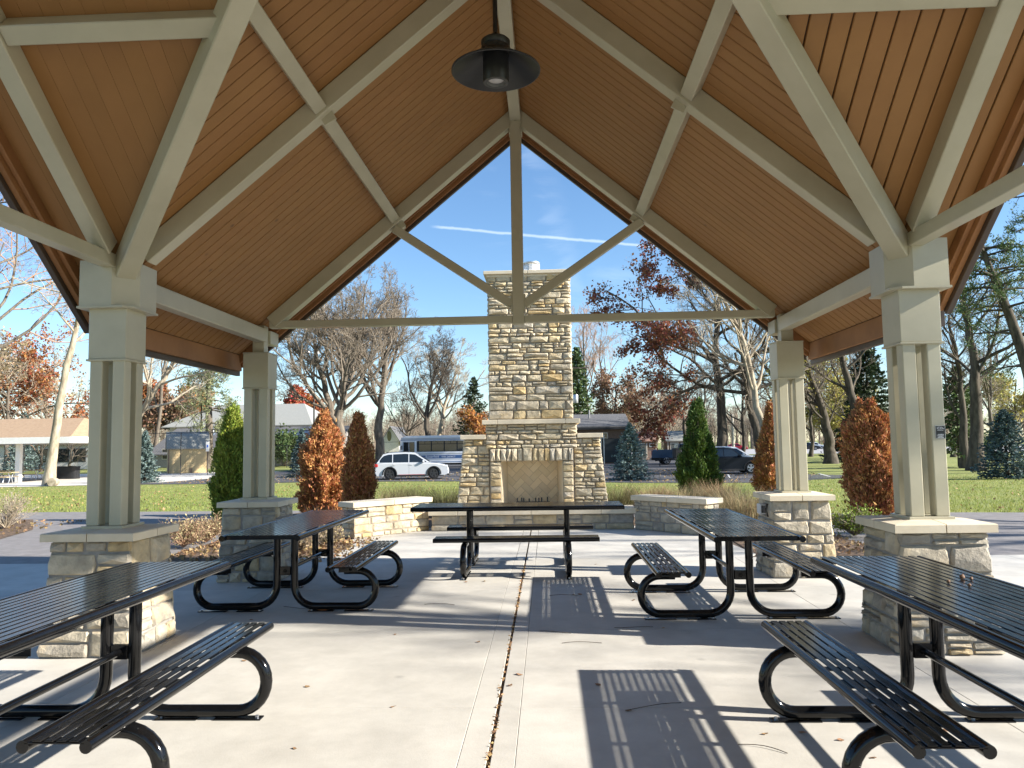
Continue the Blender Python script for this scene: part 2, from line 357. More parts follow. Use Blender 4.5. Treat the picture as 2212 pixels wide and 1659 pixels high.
# ------------------------------------------------------------------ the ground
YB = [-80, 0, 12] + list(range(15, 48, 2)) + [48, 60, 80, 120, 200, 350, 700, 1500]
xs = np.array([-1200, -500, -200, -100, -60, -30, -15, 0, 15, 30, 60, 100, 200, 500, 1200.])
V = np.array([(x, y, gz(y)-0.035) for y in YB for x in xs]); nx = len(xs)
F = np.array([(j*nx+i, j*nx+i+1, (j+1)*nx+i+1, (j+1)*nx+i) for j in range(len(YB)-1) for i in range(nx-1)])
structure(np_mesh('lawn', V, [F], m_lawn))
def clip_y(poly, y0, y1):
    def half(P, f, yy):
        out = []
        for i in range(len(P)):
            a, b = P[i], P[(i+1) % len(P)]
            ia, ib = f(a[1]), f(b[1])
            if ia: out.append(a)
            if ia != ib:
                t = (yy-a[1])/(b[1]-a[1]); out.append((a[0]+t*(b[0]-a[0]), yy))
        return out
    P = half(poly, lambda y: y >= y0-1e-9, y0)
    return half(P, lambda y: y <= y1+1e-9, y1) if len(P) > 2 else []
def gzl(y):
    return float(np.interp(y, YB, [gz(v) for v in YB]))
def sheet(name, poly, dz, m, parent=None):
    b = MB()
    for y0, y1 in zip(YB[:-1], YB[1:]):
        q = clip_y(poly, y0, y1)
        if len(q) > 2: b.add([(x, y, gzl(y)+dz) for x, y in q], [tuple(range(len(q)))])
    o = fixn(b.build(name, m, parent))
    if o.data.polygons[0].normal.z < 0: o.data.flip_normals()
    return o
# asphalt path that wraps round the shelter
def arc(cx, cy, rx, ry, a0, a1, n=24): return [(cx+rx*math.cos(R(a0+(a1-a0)*i/n)), cy+ry*math.sin(R(a0+(a1-a0)*i/n))) for i in range(n+1)]
structure(sheet('path', [(-34, 9.0), (-34, 15.0), (-22, 18.3), (-12.7, 19.5), (-9.6, 19.2), (-5.8, 18.95), (-2, 18.1), (2.5, 17.0), (6, 16.6), (8.8, 16.45), (9.8, 16.3), (16, 15.2), (34, 12.5),
                       (34, 8.6), (16, 9.9), (8.4, 10.25), (5.0, 10.35), (4.9, 11.9), (3.6, 14.6), (0, 16.2), (-3.4, 15.9), (-5.3, 14.3), (-5.2, 10.35), (-10, 10.3)], -0.018, m_asphalt))
structure(sheet('planting_bed', [(-5.15, 10.47), (-5.3, 14.3), (-6.2, 15.4), (-5.6, 18.2), (-3.0, 18.0), (0, 16.6), (3.4, 15.9), (4.9, 12.4), (5.0, 10.45), (3.1, 10.6), (3.15, 12.2), (1.9, 13.6), (-1.9, 13.8), (-2.75, 12.4), (-2.68, 11.7), (-2.8, 11.0), (-3.4, 10.5)], -0.010, m_mulch))
structure(sheet('mulch_island', [(-9.4, 13.3), (-9.9, 15.0), (-11.4, 17.2), (-15, 17.4), (-17, 15), (-14, 13), (-11, 12.5)], -0.006, m_mulch))
structure(sheet('car_park', [(-27, 46.5), (-24, 52), (-23.6, 58), (-22.5, 95), (28, 95), (17.8, 58), (15.2, 48), (18.5, 45.2), (18, 43.2), (13.5, 39.8), (9.6, 36.6), (5.0, 38.8), (0, 43.0), (-7.5, 45.6), (-14.5, 46.4), (-18.6, 45.6)], -0.015, m_lot))
structure(sheet('far_pavement', [(-23.0, 56), (-24.5, 48.3), (-27.5, 46.4), (-31, 50), (-40, 58), (-80, 60), (-80, 68), (-30, 69), (-23.4, 68)], -0.010, m_kerb))
structure(sheet('shelter_pavement', [(-27.6, 46.2), (-31, 45.2), (-60, 44.5), (-60, 58), (-40, 58), (-31, 50.5)], -0.013, m_kerb))
structure(sheet('road', [(-20, 118), (20, 122), (60, 110), (200, 80), (200, 150), (80, 186), (20, 200), (-20, 205)], -0.012, m_road))
for i in range(7):
    x = -19+i*2.75
    structure(sheet('parking_line', [(x, 52.0), (x+0.11, 52.0), (x+1.3, 57.0), (x+1.19, 57.0)], -0.008, m_paint))
for i in range(5):
    x = 5+i*2.75
    structure(sheet('parking_line', [(x, 44.0), (x+0.11, 44.0), (x+1.0, 48.5), (x+0.89, 48.5)], -0.008, m_paint))
# ------------------------------------------------------------------ patio: concrete panels with open joints
patio = thing('patio', 'pale broom finished concrete patio under the shelter with a dark open joint down its middle', 'patio')
del patio['category']; patio['kind'] = 'structure'
MB().box(-9.7, 9.7, -8.1, 14.6, -0.13, -0.019).build('joint_filler', m_joint, patio)
xj = [-9.6, -7.6, -6.2, -4.7, -2.75, -0.148, -0.009, 0.009, 0.13, 2.75, 4.7, 6.2, 7.6, 9.6]; yj = [-8, -2.8, 0.9, 2.75, 4.62, 6.48, 8.35, 10.4]
def panel(x0, x1, y0, y1, g=0.0012):
    MB().box(x0+g, x1-g, y0+g, y1-g, -0.11, 0.0, 0.002).build('slab_panel', m_conc, patio)
for i in range(len(xj)-1):
    if i == 6: continue
    for j in range(len(yj)-1): panel(xj[i], xj[i+1], yj[j], yj[j+1])
def poly_panel(poly):
    b = MB(); b.prism(poly, lambda x, y: (x, y, 0.0), lambda x, y: (x, y, -0.11)); fixn(b.build('slab_panel', m_conc, patio))
for sx in (-1, 1):
    g = 0.0035
    poly_panel([(sx*(0.012 if sx < 0 else 0.012), 10.4+g), (sx*0.13, 10.4+g), (sx*0.13, 14.4), (sx*0.012, 14.4)])
    poly_panel([(sx*(0.13+2*g), 10.4+g), (sx*2.9, 10.4+g)]+([(sx*3.35, 10.5), (sx*2.82, 11.0), (sx*2.70, 11.6), (sx*2.78, 12.3), (sx*2.95, 12.75)] if sx < 0 else [(3.1, 10.7), (3.0, 12.0), (2.85, 12.7)])+[(sx*2.2, 14.4), (sx*(0.13+2*g), 14.4)])
# ------------------------------------------------------------------ stonework
def stone_geo(b, p00, p10, p11, p01, n, proud, back=0.02, rr=random):
    p = [np.array(q, float) for q in (p00, p10, p11, p01)]; n = np.array(n, float)
    u = p[1]-p[0]; v = p[3]-p[0]; lu = np.linalg.norm(u); lv = np.linalg.norm(v); u = u/lu; v = v/lv
    sz = min(lu, lv); j = 0.07*sz; e = min(0.016, 0.16*sz)
    def bil(a, c): return p[0]*(1-a)*(1-c)+p[1]*a*(1-c)+p[2]*a*c+p[3]*(1-a)*c
    ts = [(0, 0), (0.5, 0), (1, 0), (1, 0.5), (1, 1), (0.5, 1), (0, 1), (0, 0.5)]
    l0, l1 = [], []
    c = bil(0.5, 0.5)
    for k, (a, d) in enumerate(ts):
        q = bil(a, d)+u*rr.uniform(-j, j)*0.6+v*rr.uniform(-j, j)*0.6
        if k % 2 == 0: q = q+(c-q)*min(0.05, 0.010/sz)
        inn = (c-q); inn = inn/np.linalg.norm(inn)
        l0.append(q); l1.append(q+inn*e*rr.uniform(0.7, 1.5)+n*proud*rr.uniform(0.55, 1.1))
    lc = c+n*proud*rr.uniform(0.95, 1.5)+u*rr.uniform(-.2, .2)*lu+v*rr.uniform(-.2, .2)*lv
    vs = [q-n*back for q in l0]+[q+n*proud*0.25 for q in l0]+l1+[lc]
    fs = []
    for k in range(8):
        m = (k+1) % 8
        fs += [(k, m, 8+m, 8+k), (8+k, 8+m, 16+m, 16+k), (16+k, 16+m, 24)]
    b.add(vs, fs)
def courses(H, hs, rr):
    out = []; z = 0
    while z < H-0.02:
        h = rr.choice(hs)*rr.uniform(0.9, 1.1)
        if H-z-h < min(hs)*0.75: h = H-z
        out.append((z, min(H, z+h))); z += h
    return out
def face_rects(wfun, H, hs, ws, rr, split=0.3):
    """ashlar rubble: list of (a0,b0,a1,b1 at bottom/top, z0, z1); wfun(z) -> (left, right)"""
    out = []
    for z0, z1 in courses(H, hs, rr):
        l0, r0 = wfun(z0); l1, r1 = wfun(z1); t = 0.0; Wd = r0-l0; h = z1-z0
        while t < 1-1e-6:
            w = rr.uniform(*ws)*(0.75+0.5*(h > np.mean(hs)))/Wd
            if 1-t-w < 0.55*ws[0]/Wd: w = 1-t
            s = t+w
            if rr.random() < split and h > 0.085:
                m = z0+h*rr.uniform(0.4, 0.6); cuts = [(z0, m), (m, z1)]
                out += [(t, s, a, b_) for a, b_ in cuts]
            else: out.append((t, s, z0, z1))
            t = s
    return out
def stone_face(parent, org, udir, ndir, wfun, H, hs, ws, m, proud=0.022, gap=0.007, seed=0, back=0.0, joined=None, split=0.3, off=None):
    """stones on a (possibly battered) face; off(z) pushes the face along ndir"""
    rr = random.Random(seed); o = np.array(org, float); u = np.array(udir, float); n = np.array(ndir, float)
    off = off or (lambda z: 0.0)
    for t, s, z0, z1 in face_rects(wfun, H, hs, ws, rr, split):
        def P(tt, z, da):
            l, r = wfun(z); return o+u*(l+(r-l)*tt+da)+n*off(z)+np.array([0, 0, z])
        g = gap*rr.uniform(0.7, 1.4)
        q = (P(t, z0+g, g), P(s, z0+g, -g), P(s, z1-g, -g), P(t, z1-g, g))
        b = joined if joined is not None else MB()
        stone_geo(b, *q, n, proud*rr.uniform(0.7, 1.3), back=0.02, rr=rr)
        if joined is None: b.build('stone', m, parent, org=back if back else (0, 0, 0))

PIER_X, Y1, Y2 = 3.143, 6.04, 9.143; Y0 = Y1-PIER_X
def cap_quarters(parent, c, hx, z0, zt, zc):
    for sx in (-1, 1):
        for sy in (-1, 1):
            g = 0.004; b = MB()
            x0, x1, y0, y1 = g, hx, g, hx
            vs = [(x0, y0), (x1, y0), (x1, y1), (x0, y1)]
            top = [zc, zt, zt, zt]; e = 0.006
            V = [(c[0]+sx*x, c[1]+sy*y, z0) for x, y in vs]+[(c[0]+sx*(x-(e if x > 0.1 else 0)), c[1]+sy*(y-(e if y > 0.1 else 0)), z) for (x, y), z in zip(vs, top)]+[(c[0]+sx*x, c[1]+sy*y, z-e) for (x, y), z in zip(vs, top)]
            Fs = [(0, 1, 2, 3), (4, 5, 6), (4, 6, 7)]+[(i, (i+1) % 4, 8+(i+1) % 4, 8+i) for i in range(4)]+[(8+i, 8+(i+1) % 4, 4+(i+1) % 4, 4+i) for i in range(4)]
            b.add(V, Fs); fixn(b.build('cap_slab', m_cap, parent))
def pier(cx, cy, label, seed):
    t = thing('stone_pier', label, 'pier', (cx, cy, 0), 0, 'stone piers under the shelter columns')
    H = 0.851; top, bot = 0.295, 0.345
    hw = lambda z: bot+(top-bot)*z/H
    b = MB(); b.add([(sx*bot, sy*bot, 0) for sx, sy in ((-1, -1), (1, -1), (1, 1), (-1, 1))]+[(sx*top, sy*top, H) for sx, sy in ((-1, -1), (1, -1), (1, 1), (-1, 1))],
                    [(3, 2, 1, 0), (4, 5, 6, 7)]+[(i, (i+1) % 4, (i+1) % 4+4, i+4) for i in range(4)])
    b.build('mortar_core', m_mortar_grey, t)
    inner = 1 if cx < 0 else -1
    hid = MB()
    for k, (u, n) in enumerate([((1, 0, 0), (0, -1, 0)), ((0, 1, 0), (1, 0, 0)), ((-1, 0, 0), (0, 1, 0)), ((0, -1, 0), (-1, 0, 0))]):
        vis = (n == (0, -1, 0)) or n[0] == inner
        ext = 0.02 if k % 2 == 0 else -0.004
        stone_face(t, (0, 0, 0), u, n, lambda z: (-hw(z)-ext, hw(z)+ext), H, [0.10, 0.13, 0.16, 0.19], (0.15, 0.34), m_stone_pier, 0.026, 0.008, seed*10+k,
                   joined=None if vis else hid, off=hw, split=0.33)
    stuff(hid.build('hidden_stones', m_stone_pier, t))
    cap_quarters(t, (0, 0), 0.359, 0.851, 0.912, 0.940)
    return t
PL = [(-PIER_X, Y1, 'tapered stone pier under the front left column, its foot in sun behind a black bench'),
      (-PIER_X, Y2, 'shaded stone pier under the rear left column, beside the green columnar cedar'),
      (PIER_X, Y2, 'stone pier under the rear right column, carrying a small silver box light'),
      (PIER_X, Y1, 'sunlit stone pier under the front right column with the black plaque')]
for i, (x, y, l) in enumerate(PL): pier(x, y, l, 11+i)

# ------------------------------------------------------------------ pavilion
pav = thing('pavilion', 'open park pavilion with beige steel beams and columns and a brown boarded gable ceiling', 'pavilion', (0, Y0, 0))
po = (0, Y0, 0)
XE, YR, SL, ZR = 3.58, 9.56, 0.833, 5.645
zd = lambda a: ZR-SL*abs(a)
def P(name, b, m, smooth=False): return b.build(name, m, pav, smooth, org=po)
def flanged(b, hx, z, cx, cy, e=0.012, t=0.016): b.box(cx-hx-e, cx+hx+e, cy-hx-e, cy+hx+e, z-t, z, 0.003)
def column(cx, cy, front):
    base = 0.935; zs = 2.25
    b = MB(); b.box(cx-0.165, cx+0.165, cy-0.165, cy+0.165, base-0.012, base+0.012, 0.003)
    col = b.build('column', m_beam, pav, org=po)
    def sub(n, b): return b.build(n, m_beam, col, org=po)
    for sx in (-1, 1):
        for sy in (-1, 1):
            b = MB(); x, y = cx+sx*0.0915, cy+sy*0.0915
            b.box(x-0.05, x+0.05, y-0.05, y+0.05, base+0.012, zs+0.02, 0.006); sub('post', b)
    b = MB(); b.box(cx-0.152, cx+0.152, cy-0.152, cy+0.152, zs, 2.66, 0.004)
    if front: flanged(b, 0.152, zs, cx, cy)
    else:
        flanged(b, 0.152, zs, cx, cy, 0.008); flanged(b, 0.152, 2.672, cx, cy, 0.004, 0.012)
    sub('sleeve', b)
    if front:
        s = 0.205; ch = 0.15; ix = -1 if cx > 0 else 1; iy = -1 if cy > Y0 else 1
        poly = [(-ix*s, -iy*s), (ix*s, -iy*s), (ix*s, iy*(s-ch)), (ix*(s-ch), iy*s), (-ix*s, iy*s)]
        if ix*iy < 0: poly = poly[::-1]
        b = MB(); b.prism(poly, lambda x, y: (cx+x, cy+y, 3.03), lambda x, y: (cx+x, cy+y, 2.665)); fixn(sub('capital', b))
        k = 1.06; ss = s*k
        poly = [(-ss, -ss), (ss, -ss), (ss, ss), (-ss, ss)]
        poly = [(-ix*ss, -iy*ss), (ix*ss, -iy*ss), (ix*ss, iy*(ss-ch*0.45)), (ix*(ss-ch*0.45), iy*ss), (-ix*ss, iy*ss)]
        b = MB(); b.prism(poly, lambda x, y: (cx+x, cy+y, 2.6649), lambda x, y: (cx+x, cy+y, 2.648)); fixn(sub('flange', b))
    else:
        b = MB(); b.box(cx-0.07, cx+0.07, cy-0.07, cy+0.07, 2.673, zd(cx)-0.02, 0.005); sub('stub_post', b)
for cx, cy, fr in [(-PIER_X, Y1, 1), (PIER_X, Y1, 1), (-PIER_X, Y2, 0), (PIER_X, Y2, 0), (-PIER_X, Y0-PIER_X, 1), (PIER_X, Y0-PIER_X, 1)]: column(cx, cy, fr)
b = MB()                                       # footings of the columns behind the viewer
for sx in (-1, 1): b.box(sx*PIER_X-0.33, sx*PIER_X+0.33, Y0-PIER_X-0.33, Y0-PIER_X+0.33, 0, 0.92, 0.01)
P('footing', b, m_mortar_grey)
BW, BD = 0.135, 0.16
def rafter(y, x0=3.05, w=BW):
    for s in (-1, 1):
        b = MB(); a0, a1 = 0.075, x0
        n = np.array([s*SL, 0, 1]); n /= np.linalg.norm(n); c = -n*(BD/2+0.003)
        p0 = np.array([s*a0, y, zd(a0)])+c; p1 = np.array([s*a1, y, zd(a1)])+c
        b.beam(p0, p1, w, BD, n); P('rafter', b, m_beam)
def rafter_x(x, a1=3.05):
    for s in (-1, 1):
        b = MB(); n = np.array([0, s*SL, 1]); n /= np.linalg.norm(n); c = -n*(BD/2+0.003)
        b.beam(np.array([x, Y0+s*0.075, zd(0.075)])+c, np.array([x, Y0+s*a1, zd(a1)])+c, BW, BD, n); P('rafter', b, m_beam)
def truss(y):
    b = MB(); b.box(-3.02, -0.069, y-0.055, y+0.055, 2.975, 3.062, 0.005); b.box(0.069, 3.02, y-0.055, y+0.055, 2.975, 3.062, 0.005); P('tie_beam', b, m_beam)
    b = MB(); b.box(-0.068, 0.068, y-0.066, y+0.066, 2.955, 5.45, 0.005); P('king_post', b, m_beam)
    for s in (-1, 1):
        b = MB(); b.beam((s*0.075, y, 3.20), (s*1.50, y, 4.17), 0.09, 0.10, (0, 0, 1)); P('truss_strut', b, m_beam)
        b = MB(); b.box(s*0.078-0.01, s*0.078+0.01, y-0.05, y+0.05, 3.10, 3.32, 0.002); P('gusset', b, m_beam)
rafter(Y2); truss(Y2); rafter(Y1, 2.98); rafter(Y0-PIER_X, 2.98); rafter_x(-PIER_X+0.02, 2.96); rafter_x(PIER_X-0.02, 2.96)
for s in (-1, 1): b = MB(); b.box(s*(PIER_X-0.02)-0.055, s*(PIER_X-0.02)+0.055, Y0-2.95, Y0+2.99, 2.975, 3.08, 0.005); P('side_tie_beam', b, m_beam)
for y in (Y1, Y2):
    for s in (-1, 1):
        b = MB(); b.box(s*0.0735-0.006, s*0.0735+0.006, y-0.085, y+0.085, 5.30, 5.575, 0.002); P('end_plate', b, m_beam)
        b = MB(); n = np.array([s*SL, 0, 1]); n /= np.linalg.norm(n); q = np.array([s*1.55, y, zd(1.55)])-n*0.155
        b.beam(q+[0, 0, 0.03], q-n*0.075, 0.11, 0.014, (0, 1, 0), 0.002); P('gusset', b, m_beam)
b = MB(); b.box(-0.066, 0.066, Y0-6.3, YR-0.05, 5.452, 5.60, 0.006); P('ridge_beam', b, m_beam)
b = MB(); b.box(-XE+0.05, -0.07, Y0-0.066, Y0+0.066, 5.452, 5.60, 0.006); b.box(0.07, XE-0.05, Y0-0.066, Y0+0.066, 5.452, 5.60, 0.006); P('cross_ridge_beam', b, m_beam)
for s in (-1, 1):                              # purlins, tilted with the slope
    n = np.array([s*SL, 0, 1]); n /= np.linalg.norm(n)
    for ya, yb in ((Y0+1.45, Y1-0.068), (Y1+0.068, Y2-0.068), (Y2+0.068, YR-0.05)):
        b = MB(); c = np.array([s*1.55, 0, zd(1.55)])-n*0.072; b.beam(c+[0, ya, 0], c+[0, yb, 0], 0.115, 0.135, n); P('purlin', b, m_beam)
    for sy in (-1, 1):
        n2 = np.array([0, sy*SL, 1]); n2 /= np.linalg.norm(n2); c = np.array([0, Y0+sy*1.69, zd(1.69)])-n2*0.072
        b = MB(); b.beam(c+[s*1.63, 0, 0], c+[s*(PIER_X-0.09), 0, 0], 0.125, 0.135, n2); P('purlin', b, m_beam)
        b = MB(); b.beam(c+[s*(PIER_X+0.05), 0, 0], c+[s*(XE-0.05), 0, 0], 0.125, 0.135, n2); P('purlin', b, m_beam)
        d = np.array([s, sy, -SL]); d /= np.linalg.norm(d); b = MB()           # valley beams run on past the column to the corner
        q = np.array([0, Y0, ZR-0.135]); b.beam(q+d*0.18, q+d*(3.46/abs(d[0])), 0.15, 0.185, (0, 0, 1), 0.008); P('valley_beam', b, m_beam)
    for ya, yb in ((Y1+0.21, Y2-0.075), (Y2+0.075, YR-0.06)):
        b = MB(); b.box(s*3.105-0.06, s*3.105+0.06, ya, yb, 2.80, 2.962, 0.006); P('eave_beam', b, m_beam)
# ceiling boards, one by one
BP = 0.136; BWD = 0.1245; TB = 0.018
def add_board(x0, x1, y0, y1, along, s, zf, n, clip):
    e = 0.005; nn = np.array(n, float); nn /= np.linalg.norm(nn)
    polys = []
    for ins in (0.0, 0.0, e):
        if along == 'x':
            a, c = y0+ins, y1-ins; q = [(clip(a)[0], a), (clip(a)[1], a), (clip(c)[1], c), (clip(c)[0], c)]
        else:
            a, c = x0+ins, x1-ins; q = [(a, clip(a)[0]), (c, clip(c)[0]), (c, clip(c)[1]), (a, clip(a)[1])]
        polys.append(q)
    b = MB(); V = []
    for q, h in zip(polys, (TB, 0.0045, 0.0)): V += [np.array([x, y, zf(x, y)])+nn*h for x, y in q]
    Fs = [(0, 1, 2, 3), (8, 9, 10, 11)]+[(i, (i+1) % 4, 4+(i+1) % 4, 4+i) for i in range(4)]+[(4+i, 4+(i+1) % 4, 8+(i+1) % 4, 8+i) for i in range(4)]
    b.add(V, Fs); o = fixn(P('ceiling_board', b, m_board)); return o
for s in (-1, 1):
    zf = lambda x, y: zd(x)
    y = Y0+0.10
    while y < YR-0.14:
        ymax = y+BWD
        add_board(0, 0, y, ymax, 'x', s, zf, (s*SL, 0, 1), lambda yy: (s*0.004, s*max(0.006, min(XE-0.052, yy-Y0))))
        y += BP
    zf2 = lambda x, y: zd(y-Y0)
    x = 0.10
    while x < XE-0.14:
        add_board(s*x, s*(x+BWD), 0, 0, 'y', s, zf2, (0, SL, 1), lambda xx: (Y0+0.004, Y0+abs(xx)-0.002))
        x += BP
# deck and shingles over the boards
def slab(polyxy, zf, z0, z1, b): b.prism(polyxy, lambda x, y: (x, y, zf(x, y)+z1), lambda x, y: (x, y, zf(x, y)+z0))
bd, bs, bn = MB(), MB(), MB()
YN = 2*Y0-YR
for s in (-1, 1):
    fx = lambda x, y: zd(x); fy = lambda x, y: zd(y-Y0)
    far = [(0, Y0), (s*XE, Y0+XE), (s*XE, YR), (0, YR)]; near = [(0, Y0), (s*XE, Y0-XE), (s*XE, YN), (0, YN)]
    cf = [(0, Y0), (s*XE, Y0), (s*XE, Y0+XE)]; cn = [(0, Y0), (s*XE, Y0), (s*XE, Y0-XE)]
    for q, f in ((far, fx), (cf, fy)): slab(q, f, 0.026, 0.06, bd)
    for q, f in ((near, fx), (cn, fy)): slab(q, f, 0.0, 0.06, bn)
    for q, f in ((far, fx), (near, fx), (cf, fy), (cn, fy)): slab(q, f, 0.064, 0.10, bs)
fixn(P('roof_deck', bd, m_deck)); fixn(P('near_ceiling', bn, m_board)); fixn(P('shingles', bs, m_shingle))
# eave and rake trim: brown inner board, dark metal outer edge
for s in (-1, 1):
    for ya, yb in ((Y0+XE, YR), (YN, Y0-XE)):
        b = MB(); b.box(s*(XE-0.037)-0.019, s*(XE-0.037)+0.019, ya+0.03, yb-0.03, 2.50, 2.70, 0.003); P('eave_trim', b, m_trim)
        b = MB(); b.box(s*(XE+0.012)-0.026, s*(XE+0.012)+0.026, ya-0.02, yb+0.02, 2.445, 2.77, 0.004); P('gutter', b, m_fascia)
def rake(pa, pb, n, inward):
    n = np.array(n, float); n /= np.linalg.norm(n); pa, pb = np.array(pa, float), np.array(pb, float); iw = np.array(inward, float)
    b = MB(); b.beam(pa-n*0.045+iw*0.075, pb-n*0.045+iw*0.075, 0.04, 0.09, n, 0.003); P('rake_trim', b, m_trim)
    b = MB(); b.beam(pa-n*0.06+iw*0.03, pb-n*0.06+iw*0.03, 0.045, 0.15, n, 0.003); P('rake_trim', b, m_trim)
    b = MB(); b.beam(pa-n*0.045-iw*0.02, pb-n*0.045-iw*0.02, 0.05, 0.26, n, 0.004); P('rake_fascia', b, m_fascia)
for s in (-1, 1):
    for y, iw in ((YR, (0, -1, 0)), (YN, (0, 1, 0))): rake((s*0.0, y, zd(0)), (s*(XE+0.02), y, zd(XE+0.02)), (s*SL, 0, 1), iw)
    for sy in (-1, 1): rake((s*XE, Y0, zd(0)), (s*XE, Y0+sy*(XE+0.0), zd(XE)), (0, sy*SL, 1), (-s, 0, 0))
# pendant lamp under the ridge
LX, LY = 0.02, 4.95
t = thing('pendant_lamp', 'black metal barn pendant lamp with a wide shallow shade hanging from the ridge', 'lamp', (LX, LY, 3.93))
b = MB(); b.tube([(0, 0, 0.34), (0, 0, 1.52)], 0.016, 10); b.build('stem', m_lampblack, t, True)
b = MB(); b.lathe([(0.29, 0.075), (0.297, 0.078), (0.297, 0.085), (0.20, 0.145), (0.10, 0.212), (0.092, 0.222)], 48); b.lathe([(0.29, 0.075), (0.195, 0.136), (0.09, 0.206)], 48); b.build('shade', m_lampblack, t, True)
b = MB(); b.lathe([(0.085, 0.205), (0.098, 0.215), (0.098, 0.24), (0.086, 0.25), (0.096, 0.262), (0.098, 0.285), (0.085, 0.298), (0.03, 0.325), (0.018, 0.345)], 32, cap0=True, cap1=True); b.build('dome_cap', m_lampblack, t, True)
b = MB(); b.lathe([(0.060, 0.0), (0.083, 0.0), (0.086, 0.006), (0.086, 0.21)], 32, cap1=True); b.build('housing', m_lampblack, t, True)
b = MB(); b.lathe([(0.060, 0.001), (0.054, 0.012), (0.052, 0.022)], 32, cap1=True); b.build('lens_ring', plain('lamp_ring', (0.10, 0.10, 0.10), 0.4), t, True)
b = MB(); b.lathe([(0.0, 0.012), (0.03, 0.013), (0.052, 0.02)], 28); b.build('lens', m_lens, t, True)
# maker's plaque on the front right column
t = thing('plaque', 'small black plaque lettered ICON in white on the front right column', 'plaque', (PIER_X+0.1035, Y1-0.1425, 1.52))
MB().box(-0.038, 0.036, -0.003, 0.0, 0, 0.098, 0.0008).build('backing_plate', plain('plaque_edge', (0.45, 0.45, 0.43), 0.4), t)
MB().box(-0.034, 0.032, -0.0045, -0.0031, 0.004, 0.094).build('plaque_face', plain('plaque_black', (0.006, 0.007, 0.010), 0.35), t)
m_white = plain('white_print', (0.75, 0.77, 0.80), 0.5)
def text(s, size, m, parent, name='lettering', loc=(0, 0, 0), rot=(math.pi/2, 0, 0), ax='CENTER', extrude=0.0, sx=1.0):
    cu = bpy.data.curves.new(name, 'FONT'); cu.body = s; cu.size = size; cu.align_x = ax; cu.extrude = extrude; cu.resolution_u = 3
    tmp = bpy.data.objects.new('tmp_text', cu); COL.objects.link(tmp)
    dg = bpy.context.evaluated_depsgraph_get(); me = bpy.data.meshes.new_from_object(tmp.evaluated_get(dg))
    bpy.data.objects.remove(tmp); bpy.data.curves.remove(cu)
    me.name = name; me.materials.clear(); me.materials.append(m)
    o = bpy.data.objects.new(name, me); o.location = loc; o.rotation_euler = rot; o.scale = (sx, 1, 1); return link(o, parent)
text('ICO', 0.0235, m_white, t, loc=(-0.007, -0.0055, 0.071)); text('N', 0.0175, m_white, t, loc=(0.0205, -0.0055, 0.071))
b = MB()
for z, w in ((0.062, 0.024), (0.031, 0.021), (0.0245, 0.026), (0.018, 0.016), (0.012, 0.025), (0.006, 0.024)):
    k = int(w*2/0.0042); b_ = [b.box(-0.001-w+i*0.0042, -0.001-w+i*0.0042+random.uniform(0.0022, 0.0036), -0.0058, -0.0052, z, z+0.0034) for i in range(k)]
b.build('fine_print', m_white, t)
# light box on the rear right pier
t = thing('wall_light', 'small silver box light mounted under the cap on the rear right pier', 'wall light', (PIER_X-0.335, Y2-0.09, 0.66))
MB().box(-0.012, 0.02, -0.075, 0.075, 0.0, 0.15, 0.004).build('back_box', plain('light_dark', (0.03, 0.03, 0.032), 0.4), t)
MB().box(-0.085, -0.013, -0.07, 0.07, 0.03, 0.142, 0.006).build('housing', plain('light_silver', (0.52, 0.53, 0.55), 0.35), t)
MB().box(-0.07, -0.02, -0.0745, -0.0705, 0.042, 0.128).build('lens', m_glass, t)

# ------------------------------------------------------------------ fireplace
fp = thing('fireplace', 'tall outdoor stone fireplace and chimney with tan ledges and a herringbone firebox', 'fireplace', (0.02, 14.35, 0))
FX, FY = 0.02, 14.35
def prof_box(b, zs, x0f, x1f, y0, y1):
    z0, z1 = zs; V = [(x0f(z0), y0, z0), (x1f(z0), y0, z0), (x1f(z0), y1, z0), (x0f(z0), y1, z0), (x0f(z1), y0, z1), (x1f(z1), y0, z1), (x1f(z1), y1, z1), (x0f(z1), y1, z1)]
    b.add(V, [(3, 2, 1, 0), (4, 5, 6, 7), (0, 1, 5, 4), (1, 2, 6, 5), (2, 3, 7, 6), (3, 0, 4, 7)])
core = MB(); lin = lambda z, z0, a, z1, c: a+(c-a)*(z-z0)/(z1-z0)
stk = lambda z: lin(z, 1.99, 0.785, 4.73, 0.755)
prof_box(core, (1.985, 4.73), lambda z: -stk(z), lambda z: stk(z), 0.05, 0.95)
prof_box(core, (1.45, 1.90), lambda z: -0.835, lambda z: 0.835, 0.025, 1.1)
for s in (-1, 1):
    wo_ = lambda z: lin(z, 0, 1.43, 1.625, 1.255)
    f0 = (lambda z: -wo_(z)) if s < 0 else (lambda z: 0.70); f1 = (lambda z: -0.70) if s < 0 else (lambda z: wo_(z))
    prof_box(core, (0.0, 1.625), f0, f1, 0.055, 0.95)
    x0, x1 = sorted((s*0.575, s*0.775)); core.box(x0, x1, 0.0, 0.9, 0.30, 1.2)
core.box(-0.775, 0.775, 0.0, 0.9, 1.212, 1.45); core.box(-0.775, 0.775, 0.62, 0.9, 0.3, 1.212)
core.build('mortar_core', m_mortar, fp)
hsC, wsC = [0.06, 0.08, 0.10, 0.13, 0.16], (0.12, 0.38)
def ff(z0, z1, wf, y, seed, hs=hsC, ws=wsC, proud=0.038, split=0.28):
    stone_face(fp, (0, y, z0), (1, 0, 0), (0, -1, 0), lambda z: wf(z+z0), z1-z0, hs, ws, m_stone, proud, 0.0065, seed, split=split)
ff(1.99, 4.73, lambda z: (-stk(z)-0.015, stk(z)+0.015), 0.05, 101)
